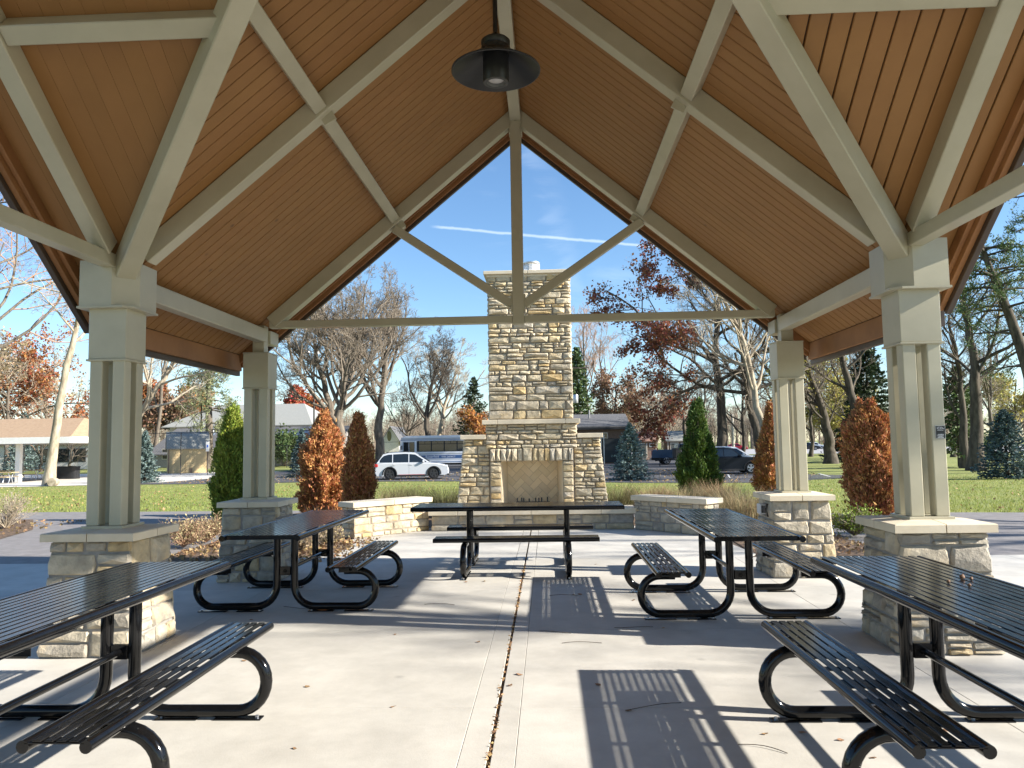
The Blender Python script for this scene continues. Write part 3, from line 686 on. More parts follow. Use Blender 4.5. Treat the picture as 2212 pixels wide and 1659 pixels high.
ff(1.45, 1.90, lambda z: (-0.85, 0.85), 0.025, 102, [0.07, 0.09, 0.11])
for s in (-1, 1):
    ff(0.0, 1.625, (lambda z: (-wo_(z)-0.015, -0.782)) if s < 0 else (lambda z: (0.782, wo_(z)+0.015)), 0.055, 103+s, ws=(0.13, 0.28))
    rr = random.Random(50+s); z = 0.385
    for h in [0.135, 0.115, 0.12, 0.14, 0.11, 0.13, 0.066]:
        b = MB(); x0, x1 = sorted((s*0.572, s*0.772)); g = 0.007
        stone_geo(b, (x0+g, 0, z+g), (x1-g, 0, z+g), (x1-g, 0, z+h-g), (x0+g, 0, z+h-g), (0, -1, 0), 0.028, rr=rr); b.build('stone', m_stone, fp); z += h
xx = -0.772; rr = random.Random(77); ws_ = [0.10, 0.085, 0.105, 0.08, 0.11, 0.09, 0.16, 0.10, 0.115, 0.09, 0.10, 0.12, 0.10, 0.085]
k = 1.544/sum(ws_)
for i, w in enumerate(ws_):
    w *= k; g = 0.006; b = MB(); zt = 1.45 if i != 6 else 1.475
    stone_geo(b, (xx+g, 0, 1.21), (xx+w-g, 0, 1.21), (xx+w-g, 0, zt-g), (xx+g, 0, zt-g), (0, -1, 0), 0.036 if i != 6 else 0.05, rr=rr); b.build('stone', m_stone, fp); xx += w
hid = MB()
for s in (-1, 1):
    stone_face(fp, (s*0.77, 0.5, 1.99), (0, -s*-1, 0), (s, 0, 0), lambda z: (-0.45, 0.45), 2.74, hsC, wsC, m_stone, 0.02, 0.008, 300+s, joined=hid)
    stone_face(fp, (s*0.835, 0.56, 1.45), (0, s, 0), (s, 0, 0), lambda z: (-0.53, 0.53), 0.45, hsC, wsC, m_stone, 0.02, 0.008, 310+s, joined=hid)
    stone_face(fp, (0, 0.5, 0), (0, s, 0), (s, 0, 0), lambda z: (-0.45, 0.45), 1.625, hsC, wsC, m_stone, 0.02, 0.008, 320+s, joined=hid, off=wo_)
stuff(hid.build('side_stones', m_stone, fp))
def slab_row(name, x0, x1, y0, y1, z0, z1, n, m=m_cap, bev=0.006):
    w = (x1-x0)/n
    for i in range(n): MB().box(x0+i*w+0.002, x0+(i+1)*w-0.002, y0, y1, z0, z1, bev).build(name, m, fp)
slab_row('chimney_cap', -0.855, 0.815, -0.04, 1.03, 4.735, 4.80, 2)
b = MB(); b.box(-0.80, 0.78, 0.01, 0.99, 4.69, 4.734, 0.004); b.build('cap_bed', m_cap, fp)
for x0, x1 in ((-0.91, -0.63), (-0.626, 0.64), (0.644, 0.91)): MB().box(x0, x1, -0.07, 1.1, 1.90, 1.985, 0.006).build('mantel_slab', m_cap, fp)
for s in (-1, 1):
    x0, x1 = sorted((s*0.852, s*1.325)); MB().box(x0, x1, -0.02, 1.0, 1.628, 1.712, 0.006).build('shoulder_cap', m_cap, fp)
# hearth
MB().box(-1.79, 1.79, -0.505, -0.01, 0, 0.277).build('hearth_core', m_mortar_grey, fp)
stone_face(fp, (0, -0.505, 0), (1, 0, 0), (0, -1, 0), lambda z: (-1.81, 1.81), 0.277, [0.075, 0.095, 0.115], (0.16, 0.42), m_stone_pier, 0.022, 0.007, 120)
for x0, x1 in ((-1.85, -1.33), (-1.326, -0.02), (-0.016, 1.22), (1.224, 1.85)): MB().box(x0, x1, -0.585, 0.06 if abs(x0+x1) > 2 else -0.032, 0.279, 0.378, 0.008).build('hearth_slab', m_cap, fp)
# firebox: splayed cheeks, herringbone back of single bricks
bk = 0.60; hb, ht = 0.48, 1.16
b = MB()
for s in (-1, 1): b.add([(s*0.573, 0.0, 0.378), (s*hb, bk, 0.378), (s*hb, bk, 1.215), (s*0.573, 0.0, 1.215)], [(0, 1, 2, 3) if s < 0 else (3, 2, 1, 0)])
b.add([(-0.573, 0.0, 1.2115), (0.573, 0.0, 1.2115), (0.573, bk, 1.2115), (-0.573, bk, 1.2115)], [(0, 1, 2, 3)])
b.add([(-0.573, -0.03, 0.3785), (0.573, -0.03, 0.3785), (0.573, bk, 0.3785), (-0.573, bk, 0.3785)], [(0, 1, 2, 3)])
b.build('firebox_lining', mat('firebox_panel', (0.68, 0.55, 0.37), (0.73, 0.61, 0.43), 4, 0.9), fp)
MB().box(-0.5, 0.5, bk, bk+0.02, 0.378, 1.212).build('firebox_back', mat('firebox_joint', (0.50, 0.41, 0.29), (0.56, 0.46, 0.33), 9, 0.9), fp)
def clip_rect(poly, x0, x1, z0, z1):
    for ax, v, sg in ((0, x0, 1), (0, x1, -1), (1, z0, 1), (1, z1, -1)):
        out = []
        for i in range(len(poly)):
            a, c = poly[i-1], poly[i]; ia, ic = sg*(a[ax]-v) >= 0, sg*(c[ax]-v) >= 0
            if ia != ic:
                t_ = (v-a[ax])/(c[ax]-a[ax]); out.append((a[0]+t_*(c[0]-a[0]), a[1]+t_*(c[1]-a[1])))
            if ic: out.append(c)
        poly = out
        if len(poly) < 3: return []
    return poly
BH = 0.118; c45 = math.sqrt(0.5)
for row in range(-12, 13):
    for col in range(-12, 13):
        k = (col-row) % 4
        if k == 0: r = (col*BH, row*BH, 2*BH, BH)
        elif k == 3: r = (col*BH, row*BH, BH, 2*BH)
        else: continue
        g = 0.0042; q = [(r[0]+g, r[1]+g), (r[0]+r[2]-g, r[1]+g), (r[0]+r[2]-g, r[1]+r[3]-g), (r[0]+g, r[1]+r[3]-g)]
        q = clip_rect([((x-z)*c45+0.02, 0.80+(x+z)*c45) for x, z in q], -hb+0.002, hb-0.002, 0.38, 1.21)
        if len(q) < 3 or 0.5*abs(sum(q[m][0]*q[(m+1) % len(q)][1]-q[(m+1) % len(q)][0]*q[m][1] for m in range(len(q)))) < 4e-4: continue
        b = MB(); dd = random.uniform(0.005, 0.010); b.prism(q, lambda x, z: (x, bk-dd, z), lambda x, z: (x, bk+0.002, z)); fixn(b.build('fire_brick', m_firebrick, fp))
# andirons / grate
b = MB()
for x in (-0.28, -0.20, -0.165, -0.06, 0.06, 0.12, 0.17, 0.28):
    b.tube([(x, 0.12, 0.43), (x, 0.12, 0.515+random.uniform(0, 0.03))], 0.013, 8)
    b.tube([(x, 0.12, 0.44), (x, 0.45, 0.44)], 0.012, 8)
for y in (0.16, 0.42): b.tube([(-0.32, y, 0.425), (0.32, y, 0.425)], 0.012, 8)
for x in (-0.28, 0.28):
    for y in (0.16, 0.42): b.tube([(x, y, 0.379), (x, y, 0.43)], 0.012, 8)
b = tag(b.build('fire_grate', m_lampblack, None, True), 'black iron fire grate standing inside the firebox', 'grate'); b.location = (FX, FY, 0)
# spark arrestor on the flue
t = thing('spark_arrestor', 'round galvanised mesh spark arrestor on top of the chimney', 'chimney cap', (FX+0.045, FY+0.45, 4.80))
b = MB(); b.lathe([(0.165, 0.225), (0.175, 0.225), (0.175, 0.245), (0.0, 0.262)], 32); b.build('lid', m_steel, t, True)
b = MB()
for k in range(36):
    a = 2*math.pi*k/36; b.tube([(0.165*math.cos(a), 0.165*math.sin(a), 0), (0.165*math.cos(a), 0.165*math.sin(a), 0.225)], 0.0028, 4, False)
for z in np.linspace(0.01, 0.22, 8): b.tube([(0.166*math.cos(a), 0.166*math.sin(a), z) for a in np.linspace(0, 2*math.pi, 37)[:-1]], 0.0028, 4, closed=True)
b.build('wire_mesh', m_steel, t)
MB().lathe([(0.12, 0), (0.12, 0.20)], 24).build('flue_liner', m_steel, t, True)

# low curved-in seat walls
def seat_wall(A, B, label, seed):
    A, B = np.array([*A, 0.]), np.array([*B, 0.]); d = B-A; L = np.linalg.norm(d); d /= L; n = np.array([d[1], -d[0], 0])   # n points to the viewer's side
    if n[1] > 0: n = -n
    t = thing('seat_wall', label, 'wall', (A+B)/2, 0, 'low stone seat walls beside the fireplace'); o = (A+B)/2
    D = 0.36; H = 0.51
    def pt(a, w, z): return A+d*a-n*w+np.array([0, 0, z])-o
    b = MB(); b.add([pt(0, 0, 0), pt(L, 0, 0), pt(L, D, 0), pt(0, D, 0), pt(0, 0, H), pt(L, 0, H), pt(L, D, H), pt(0, D, H)],
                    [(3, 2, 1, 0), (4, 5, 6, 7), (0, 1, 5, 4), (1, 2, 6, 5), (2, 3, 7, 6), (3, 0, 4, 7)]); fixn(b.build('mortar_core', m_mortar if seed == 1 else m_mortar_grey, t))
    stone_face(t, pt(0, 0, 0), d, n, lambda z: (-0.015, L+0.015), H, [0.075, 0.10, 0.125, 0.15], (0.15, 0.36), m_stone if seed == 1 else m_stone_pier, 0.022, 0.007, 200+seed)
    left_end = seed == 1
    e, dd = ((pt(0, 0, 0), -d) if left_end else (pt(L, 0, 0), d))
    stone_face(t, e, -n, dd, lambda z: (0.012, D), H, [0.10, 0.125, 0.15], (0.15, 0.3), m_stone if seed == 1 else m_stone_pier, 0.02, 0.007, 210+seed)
    hid = MB(); stone_face(t, pt(0, D, 0), d, -n, lambda z: (0, L), H, [0.10, 0.13], (0.2, 0.4), m_stone, 0.02, 0.007, 220+seed, joined=hid); stuff(hid.build('hidden_stones', m_stone, t))
    ov = 0.055; m = L*0.5
    for a0, a1 in ((-ov, m-0.002), (m+0.002, L+ov)):
        b = MB(); c = (pt(a0, -ov, H)+pt(a1, D+ov, H+0.085))/2
        b.cbox(c, np.array([d, -n, [0, 0, 1.]]), (a1-a0)/2, (D+2*ov)/2, 0.0425, 0.007); fixn(b.build('wall_cap', m_cap, t))
    return t
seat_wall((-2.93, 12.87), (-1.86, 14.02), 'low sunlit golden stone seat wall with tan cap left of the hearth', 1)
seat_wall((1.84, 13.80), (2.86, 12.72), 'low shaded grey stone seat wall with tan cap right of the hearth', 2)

# ------------------------------------------------------------------ picnic tables
def arc3(c, r, a0, a1, n): return [(c[0]+r*math.cos(R(a0+(a1-a0)*i/n)), c[1]+r*math.sin(R(a0+(a1-a0)*i/n))) for i in range(n+1)]
def make_table(label):
    t = thing('picnic_table', label, 'picnic table', (0, 0, 0), 0, 'black steel picnic tables under the shelter')
    ZT = 0.783; hl = 1.285; hw = 0.355
    for s in (-1, 1):
        b = MB(); b.tube([(s*(hw-0.025), -hl, ZT-0.026), (s*(hw-0.025), hl, ZT-0.026)], 0.0255, 16); b.build('edge_tube', m_black, t, True)
    ns = 12; w = (2*hw-0.108)/ns
    for i in range(ns):
        x = -hw+0.054+w*(i+0.5)
        MB().box(x-w/2+0.0062, x+w/2-0.0062, -hl+0.004, hl-0.004, ZT-0.006, ZT, 0.002).build('top_slat', m_black_top, t)
    for y in (-hl+0.05, -0.62, 0, 0.62, hl-0.05):
        MB().box(-hw+0.03, hw-0.03, y-0.02, y+0.02, ZT-0.040, ZT-0.0082).build('top_bearer', m_black, t)
    for s in (-1, 1):                          # benches
        bx = s*0.622; hb_ = 0.145; bl = 0.955; zb = 0.458
        for e in (-1, 1):
            b = MB(); b.tube([(bx+e*(hb_-0.024), -bl, zb-0.024), (bx+e*(hb_-0.024), bl, zb-0.024)], 0.0245, 14); b.build('bench_tube', m_black, t, True)
        wb = (2*hb_-0.100)/4
        for i in range(4):
            x = bx-hb_+0.050+wb*(i+0.5)
            MB().box(x-wb/2+0.006, x+wb/2-0.006, -bl+0.004, bl-0.004, zb-0.008, zb-0.001, 0.002).build('bench_slat', m_black_top, t)
        b = MB()
        for k in range(9):
            y = -bl+0.03+k*(2*bl-0.06)/8; b.box(bx-hb_+0.03, bx+hb_-0.03, y-(0.06 if k % 2 else 0.03), y+(0.06 if k % 2 else 0.03), zb-0.013, zb-0.0085)
        stuff(b.build('bench_webbing', m_black, t))
        for y in (-0.6, 0.6):
            b = MB(); b.box(bx-0.105, bx+0.105, y-0.025, y+0.025, zb-0.030, zb-0.0135); b.box(bx-s*0.06-0.05, bx-s*0.06+0.05, y-0.034, y-0.028, zb-0.10, zb-0.02); b.build('seat_bracket', m_black, t)
            b = MB()
            for q in (-0.025, 0.025): b.tube([(bx-s*0.06+q, y-0.05, zb-0.045), (bx-s*0.06+q, y-0.034, zb-0.045)], 0.008, 6)
            b.build('bolt', m_bolt, t)
    for y in (-0.6, 0.6):
        for s in (-1, 1):
            pts = [(0.083, 0.745), (0.083, 0.55), (0.083, 0.245)]+arc3((0.283, 0.245), 0.20, 180, 270, 8)[1:]+[(0.45, 0.045), (0.69, 0.045)]+arc3((0.69, 0.208), 0.163, -90, 90, 14)[1:]+[(0.62, 0.371), (0.56, 0.371)]
            b = MB(); b.tube([(s*x, y, z) for x, z in pts], 0.0345, 14); b.build('leg', m_black, t, True)
            b = MB()
            for xa, xb in ((0.22, 0.46), (0.56, 0.83)): b.box(*sorted((s*xa, s*xb)), y-0.032, y+0.032, 0.0, 0.009, 0.002)
            b.build('foot_plate', m_black, t)
            b = MB()
            for xa in (0.25, 0.80): b.tube([(s*xa, y, 0.009), (s*xa, y, 0.02)], 0.011, 6)
            b.build('bolt', m_bolt, t)
        MB().box(-0.0499, 0.0499, y-0.02, y+0.02, 0.335, 0.415, 0.003).build('cross_plate', m_black, t)
        MB().box(-0.13, 0.13, y-0.03, y+0.03, 0.7455, 0.752).build('top_plate', m_black, t)
    b = MB(); b.tube([(0, -0.62, 0.375), (0, 0.62, 0.375)], 0.02, 10); b.build('brace_rod', m_black, t, True)
    return t
tb = make_table('nearest left black steel picnic table, cut by the left edge of the photo')
tb.location = (-2.16, 3.83, 0)
dup(tb, (-2.17, 7.87, 0), 0, 'black steel picnic table standing in shade before the rear left stone pier')
dup(tb, (1.957, 7.45, 0), 0, 'black steel picnic table before the rear right stone pier, benches half in sun')
dup(tb, (2.335, 3.80, 0), 0, 'nearest right black steel picnic table, with small brown nuts on its top')
dup(tb, (-0.065, 9.66, 0), math.pi/2, 'black steel picnic table set crosswise in front of the fireplace hearth')
# ------------------------------------------------------------------ vegetation generators
def unit(a): return a/np.maximum(np.linalg.norm(a, axis=-1, keepdims=True), 1e-9)
def tubes(Ps, Rs, n):
    """Ps (N,k,3), Rs (N,k) -> verts, quads"""
    N, k, _ = Ps.shape
    T = unit(np.gradient(Ps, axis=1)); a = np.where(np.abs(T[:, :1, 2:3]) < 0.9, np.array([0, 0, 1.0]), np.array([1.0, 0, 0]))
    A = unit(np.cross(T, np.broadcast_to(a, T.shape))); B = np.cross(T, A)
    th = 2*np.pi*np.arange(n)/n
    V = Ps[:, :, None, :]+Rs[:, :, None, None]*(np.cos(th)[None, None, :, None]*A[:, :, None, :]+np.sin(th)[None, None, :, None]*B[:, :, None, :])
    base = (np.arange(N)[:, None, None]*k+np.arange(k-1)[None, :, None])*n; j = np.arange(n)[None, None, :]; j2 = (np.arange(n)+1)[None, None, :] % n
    F = np.stack(np.broadcast_arrays(base+j, base+j2, base+n+j2, base+n+j), -1).reshape(-1, 4)
    return V.reshape(-1, 3), F
class Acc:
    def __init__(s): s.V = []; s.F = []; s.n = 0
    def add(s, V, F): s.V.append(V); s.F.append(F+s.n); s.n += len(V)
    def build(s, name, m, parent=None, smooth=False, loc=None):
        fs = {}
        for f in s.F: fs.setdefault(f.shape[1], []).append(f)
        return np_mesh(name, np.concatenate(s.V), [np.concatenate(v) for v in fs.values()], m, parent, smooth, loc)
def children(Ps, Rs, c, t0, t1, ang, ratio, k, g, upb, wig, rr, minr, L0=None):
    N, kk, _ = Ps.shape
    par = np.repeat(np.arange(N), c)
    t = (rr.uniform(0, 1, (N, c))*0.25+np.linspace(0, 1, c)[None]*0.75); t = (t0+(t1-t0)*t).ravel()
    f = t*(kk-1); i = np.minimum(f.astype(int), kk-2); w = (f-i)[:, None]
    P0 = Ps[par, i]*(1-w)+Ps[par, i+1]*w; r0 = Rs[par, i]*(1-w[:, 0])+Rs[par, i+1]*w[:, 0]
    T = unit(Ps[par, i+1]-Ps[par, i])
    L = np.linalg.norm(np.diff(Ps, axis=1), axis=-1).sum(1)[par]
    rnd = unit(rr.normal(size=T.shape)); side = unit(rnd-T*(rnd*T).sum(1, keepdims=True))
    side = unit(side+np.array([0, 0, 0.25*upb]))
    a = R(ang)*rr.uniform(0.65, 1.35, len(t))[:, None]
    D = unit(np.cos(a)*T+np.sin(a)*side)
    ln = L*ratio*(1.15-0.55*(t-t0)/max(1e-6, t1-t0))*rr.uniform(0.6, 1.2, len(t))
    out = np.zeros((len(t), k, 3)); out[:, 0] = P0; d = D
    for q in range(1, k):
        d = unit(d+wig*rr.normal(size=d.shape)+np.array([0, 0, upb*0.16])-np.array([0, 0, g*0.16*q/k]))
        out[:, q] = out[:, q-1]+d*(ln/(k-1))[:, None]
    rs = np.minimum(r0*0.58, 0.021*ln+0.006)[:, None]*np.linspace(1, 0.38, k)[None]
    return out, np.maximum(rs, minr)
def quads(P, size, rr, aspect=0.6, normal=None, jit=1.0):
    N = len(P); sz = (size*rr.uniform(0.6, 1.4, N))[:, None]
    if normal is None: u = unit(rr.normal(size=(N, 3)))
    else: u = unit(normal+jit*rr.normal(size=(N, 3)))
    w = unit(np.cross(u, rr.normal(size=(N, 3))))
    V = np.stack([P-u*sz*0.5, P+w*sz*aspect*0.5, P+u*sz*0.5, P-w*sz*aspect*0.5], 1).reshape(-1, 3)
    F = np.arange(N*4).reshape(-1, 4); return V, F
def tree(name, label, cat, loc, path, r0, twig=m_twig, bark=m_bark, seed=0, limbs=9, lr=0.5, ang=48, sub=(6, 6, 5), t0=0.3, upb=0.5, g=0.2, wig=0.13, minr=0.006,
         leaves=None, nleaf=0, lsize=0.12, leaf_filter=None, group=None, wob=0.2, sub_ratio=(0.5, 0.5, 0.5, 0.55), leafpart='crown'):
    """path: the trunk as offsets from loc; limbs, branches and twigs grow from it"""
    rr = np.random.default_rng(seed); root = thing(name, label, cat, loc, 0, group)
    pts = np.array(path, float); s = np.linspace(0, len(pts)-1, 14); i = np.minimum(s.astype(int), len(pts)-2); w = (s-i)[:, None]
    tr = pts[i]*(1-w)+pts[i+1]*w; tr[2:-1] += rr.normal(size=(11, 3))*r0*wob*np.array([1, 1, 0])
    rad = r0*np.linspace(1, 0.22, 14); rad[0] *= 1.35; rad[1] *= 1.08
    T = Acc(); T.add(*tubes(tr[None], rad[None], 10))
    P1, R1 = children(tr[None], rad[None], limbs, t0, 1.0, ang, lr, 9, g, upb, wig, rr, minr*1.6)
    R1 = np.maximum(R1, (r0*0.15)*np.linspace(1, 0.25, 9)[None]*np.ones((len(P1), 1)))
    T.add(*tubes(P1, R1, 7)); T.build('trunk', bark, root, True)
    C = Acc(); lev = [(P1, R1)]; kk = (6, 5, 4, 3); nn = (4, 3, 3, 3)
    for q, c in enumerate(sub):
        Pn, Rn = children(*lev[-1], c, 0.22, 1.0, 46, sub_ratio[q], kk[min(q, 3)], g, upb*0.6, wig*1.2, rr, minr*(1.0 if q else 1.3))
        C.add(*tubes(Pn, Rn, nn[min(q, 3)])); lev.append((Pn, Rn))
    C.build('branches', twig, root)
    if leaves is not None and nleaf:
        Pn = lev[-1][0].reshape(-1, 3)
        if leaf_filter is not None:
            Pn = Pn[leaf_filter(Pn+np.array(loc, float))]
        if len(Pn):
            idx = rr.integers(0, len(Pn), nleaf); Q = Pn[idx]+rr.normal(size=(nleaf, 3))*lsize*0.9
            V, F = quads(Q, lsize, rr, 0.7); np_mesh(leafpart, V, [F], leaves, root)
    return root
def spruce(name, label, loc, h, rad, leaves, seed=0, n_wh=26, per=13, cat='spruce', nsz=0.075, droop=0.25, dens=34, bark=m_bark_dark, z0=0.04, group=None, power=0.85, open_=0.0):
    rr = np.random.default_rng(seed); root = thing(name, label, cat, loc, 0, group)
    T = Acc(); T.add(*tubes(np.array([[[0, 0, 0], [0, 0, h*0.4], [0.0, 0, h*0.97]]]), np.array([[0.028*h**0.9+0.02, 0.018*h**0.9+0.015, 0.01]]), 8)); T.build('trunk', bark, root, True)
    P = []; Rr = []
    for k in range(n_wh):
        f = k/(n_wh-1); z = h*(z0+(0.97-z0)*f); L = rad*(1-f)**power*rr.uniform(0.85, 1.12)+0.04*h*0.3
        a0 = rr.uniform(0, 6.28)
        m = max(4, int(per*(1-0.55*f)))
        for j in range(m):
            if rr.random() < open_: continue
            a = a0+2*np.pi*j/m+rr.normal()*0.2; l = L*rr.uniform(0.72, 1.08); t = np.linspace(0, 1, 6)
            zz = z+l*(0.35*f*t-droop*t+0.30*droop*t*t*2)
            P.append(np.stack([l*t*np.cos(a), l*t*np.sin(a), zz], 1)); Rr.append(np.linspace(0.012+0.006*l, 0.004, 6))
    P = np.array(P); C = Acc(); C.add(*tubes(P, np.array(Rr), 3)); C.build('branches', bark, root)
    N = len(P)*dens; bi = np.repeat(np.arange(len(P)), dens); t = rr.uniform(0.12, 1.0, N)**0.75; f = t*5; i = np.minimum(f.astype(int), 4); w = (f-i)[:, None]
    Q = P[bi, i]*(1-w)+P[bi, i+1]*w; D = unit(P[bi, i+1]-P[bi, i]); sd = unit(np.cross(D, np.array([0, 0, 1.0])))
    lat = rr.normal(size=N)*0.10*np.linalg.norm(P[bi, -1]-P[bi, 0], axis=1)*(1.1-t)
    Q = Q+sd*lat[:, None]+rr.normal(size=(N, 3))*nsz*0.3
    V, F = quads(Q, nsz, rr, 0.5, D+sd*np.sign(lat)[:, None]*0.7+np.array([0, 0, 0.1]), 0.45)
    np_mesh('needles', V, [F], leaves, root); return root
def cedar(name, label, loc, h, rad, leaves, seed=0, n=9000, prof=None, cat='cedar', ssz=0.074, group=None, bark=m_bark_dark, lumps=0.24):
    """columnar cedar: upright flat sprays packed through an uneven column"""
    rr = np.random.default_rng(seed); root = thing(name, label, cat, loc, 0, group)
    T = Acc(); T.add(*tubes(np.array([[[0, 0, 0], [0.02, 0, h*0.5], [0, 0, h*0.92]]]), np.array([[0.05, 0.035, 0.01]]), 7))
    L = []
    for k in range(70):
        z = rr.uniform(0.05, 0.85)*h; a = rr.uniform(0, 6.28); l = rad*rr.uniform(0.5, 0.95)*(1-(z/h)**2.2)
        t = np.linspace(0, 1, 4)[:, None]; L.append(np.array([0, 0, z])+t*np.array([l*np.cos(a), l*np.sin(a), 0])+t**1.6*np.array([0, 0, l*1.3]))
    T.add(*tubes(np.array(L), np.tile(np.linspace(0.012, 0.004, 4), (70, 1)), 4)); T.build('trunk', bark, root, True)
    prof = prof or (lambda f: np.clip((1-f)*3.2, 0, 1)**0.75*(0.80+0.2*np.clip(f*6, 0, 1))*(1-0.25*np.clip(f-0.3, 0, 1)))
    lum = [(rr.uniform(0, 6.28), rr.uniform(0.02, 1)**0.9, rr.uniform(0.5, 1.35), rr.uniform(0.04, 0.10)) for _ in range(95)]
    n = int(n*1.5); f = rr.uniform(0, 1, n)**1.0; a = rr.uniform(0, 6.28, n); r = prof(f)*rad
    bumps = np.zeros(n)
    for la, lf, am, sg in lum:
        da = np.angle(np.exp(1j*(a-la))); ff_ = f-lf
        bumps = np.maximum(bumps, am*np.exp(-(da/0.27)**2-(np.where(ff_ > 0, ff_*1.2, ff_*0.55)/sg)**2))
    q = np.sqrt(rr.uniform(0.25, 1, n)); rad_ = r*(0.80+lumps*(bumps-0.25)*2.1)*q
    keep = rr.uniform(0, 1, n) < 0.22+0.9*bumps
    f, a, rad_, q = f[keep], a[keep], rad_[keep], q[keep]; m = len(f)
    P = np.stack([rad_*np.cos(a), rad_*np.sin(a), f*h*0.93+0.03], 1)
    ko = 420; fo = rr.uniform(0.03, 0.95, ko); ao = rr.uniform(0, 6.28, ko); ro = prof(fo)*rad*rr.uniform(0.95, 1.13, ko)   # stray sprays past the outline
    P = np.concatenate([P, np.stack([ro*np.cos(ao), ro*np.sin(ao), fo*h*0.93+0.03], 1)]); a = np.concatenate([a, ao])
    for _ in range(7):                           # several leading tips of uneven height
        k_ = 130; ta = rr.uniform(0, 6.28); tr_ = rad*rr.uniform(0.0, 0.34); zt_ = h*rr.uniform(0.86, 1.0); u_ = rr.uniform(0, 1, k_)
        sp = rr.normal(size=(k_, 2))*rad*0.16*(1-u_)[:, None]
        P = np.concatenate([P, np.stack([tr_*np.cos(ta)+sp[:, 0], tr_*np.sin(ta)+sp[:, 1], zt_-0.16*h*(1-u_)], 1)]); a = np.concatenate([a, np.full(k_, ta)])
    m = len(P); out = np.stack([np.cos(a), np.sin(a), np.zeros(m)], 1)
    A = Acc()
    for k in range(3):
        D = unit(out*0.6+np.array([0, 0, 1.0])+0.5*rr.normal(size=(m, 3)))
        V, F = quads(P+rr.normal(size=(m, 3))*ssz*0.30+D*ssz*0.3, ssz*1.15, rr, 0.30, D, 0.18); A.add(V, F)
    A.build('foliage', leaves, root); return root
def blades(P, h, rr, spread=0.5, w=0.008, seg=3, lean=None):
    N = len(P); a = rr.uniform(0, 6.28, N); out = np.stack([np.cos(a), np.sin(a), np.zeros(N)], 1)
    hh = h*rr.uniform(0.55, 1.15, N); sp = spread*rr.uniform(0.2, 1.3, N)*hh
    if lean is not None: out = unit(out*0.5+lean)
    wd = np.stack([-np.sin(a), np.cos(a), np.zeros(N)], 1)*w
    V = []; t = np.linspace(0, 1, seg+1)
    for q in t:
        c = P+out*(sp*q**2)[:, None]+np.array([0, 0, 1.0])*(hh*(q-0.18*q**2*spread))[:, None]; s = (1-q)*0.9+0.1
        V += [c-wd*s*0.5, c+wd*s*0.5]
    V = np.stack(V, 1).reshape(-1, 3); k = 2*(seg+1)
    F = np.concatenate([np.stack([np.arange(N)*k+2*j, np.arange(N)*k+2*j+1, np.arange(N)*k+2*j+3, np.arange(N)*k+2*j+2], 1) for j in range(seg)])
    return V, F
def clump(name, label, loc, n, r, h, m, seed, cat='ornamental grass', spread=0.6, group=None, w=0.010):
    rr = np.random.default_rng(seed); a = rr.uniform(0, 6.28, n); q = r*np.sqrt(rr.uniform(0, 1, n))
    P = np.stack([q*np.cos(a), q*np.sin(a), np.zeros(n)], 1); ln = P/max(r, 1e-3)
    V, F = blades(P, h, rr, spread, w, 3, ln); o = np_mesh(name, V, [F], m, None, False, tuple(map(float, loc))); return tag(o, label, cat, group)
def bush(name, label, loc, r, h, leaves, seed, n=2500, lsize=0.04, cat='shrub', twig=m_twig, group=None, stems=70):
    rr = np.random.default_rng(seed); root = thing(name, label, cat, loc, 0, group)
    a = rr.uniform(0, 6.28, stems); t = np.linspace(0, 1, 5)[None, :, None]; sp = rr.uniform(0.2, 1.0, stems)
    D = np.stack([np.cos(a)*sp*r, np.sin(a)*sp*r, h*np.sqrt(np.maximum(0.05, 1-0.7*sp**2))*rr.uniform(0.7, 1.05, stems)], 1)
    P = D[:, None, :]*t+rr.normal(size=(stems, 5, 3))*0.03*t; Rr = np.tile(np.linspace(0.008, 0.003, 5), (stems, 1))
    A = Acc(); A.add(*tubes(P, Rr, 3)); P2, R2 = children(P, Rr, 5, 0.3, 1, 45, 0.4, 4, 0.0, 0.4, 0.15, rr, 0.0022); A.add(*tubes(P2, R2, 3)); A.build('stems', twig, root)
    if n:
        Q = P2.reshape(-1, 3); Q = Q[rr.integers(0, len(Q), n)]+rr.normal(size=(n, 3))*0.04
        V, F = quads(Q, lsize, rr, 0.6); np_mesh('foliage', V, [F], leaves, root)
    return root

# ------------------------------------------------------------------ planting round the shelter
def gl(px, Y): return on_ground(px, Y)
cedar('dead_cedar', 'bright orange dead cedar standing left of the fireplace behind the left seat wall', gl(697, 17.2), 2.38, 0.50, l_dead, 1, 15000, group='columnar cedars around the shelter')
cedar('dead_cedar', 'dark brown dead cedar in the chimney shadow beside the white car', gl(774, 15.7), 2.22, 0.285, l_dead, 2, 12000, group='columnar cedars around the shelter')
cedar('green_cedar', 'green columnar cedar beside the rear left column', gl(502, 16.3), 2.52, 0.40, l_cedar, 3, 13000, group='columnar cedars around the shelter', prof=lambda f: np.clip((1-f)*1.9, 0, 1)**0.8*(0.85+0.15*np.clip(f*5, 0, 1)))
cedar('green_cedar', 'green pointed cedar behind the right seat wall, in front of the dark jeep', gl(1507, 21.0), 2.75, 0.52, l_cedar_dark, 4, 15000, group='columnar cedars around the shelter', prof=lambda f: np.clip((1-f)*1.35, 0, 1)**0.72*(0.9+0.1*np.clip(f*5, 0, 1)))
cedar('dead_cedar', 'narrow brown dead cedar half hidden by the rear right column', gl(1668, 20.5), 2.62, 0.44, l_dead, 5, 13000, group='columnar cedars around the shelter', prof=lambda f: np.clip((1-f)*1.6, 0, 1)**0.8)
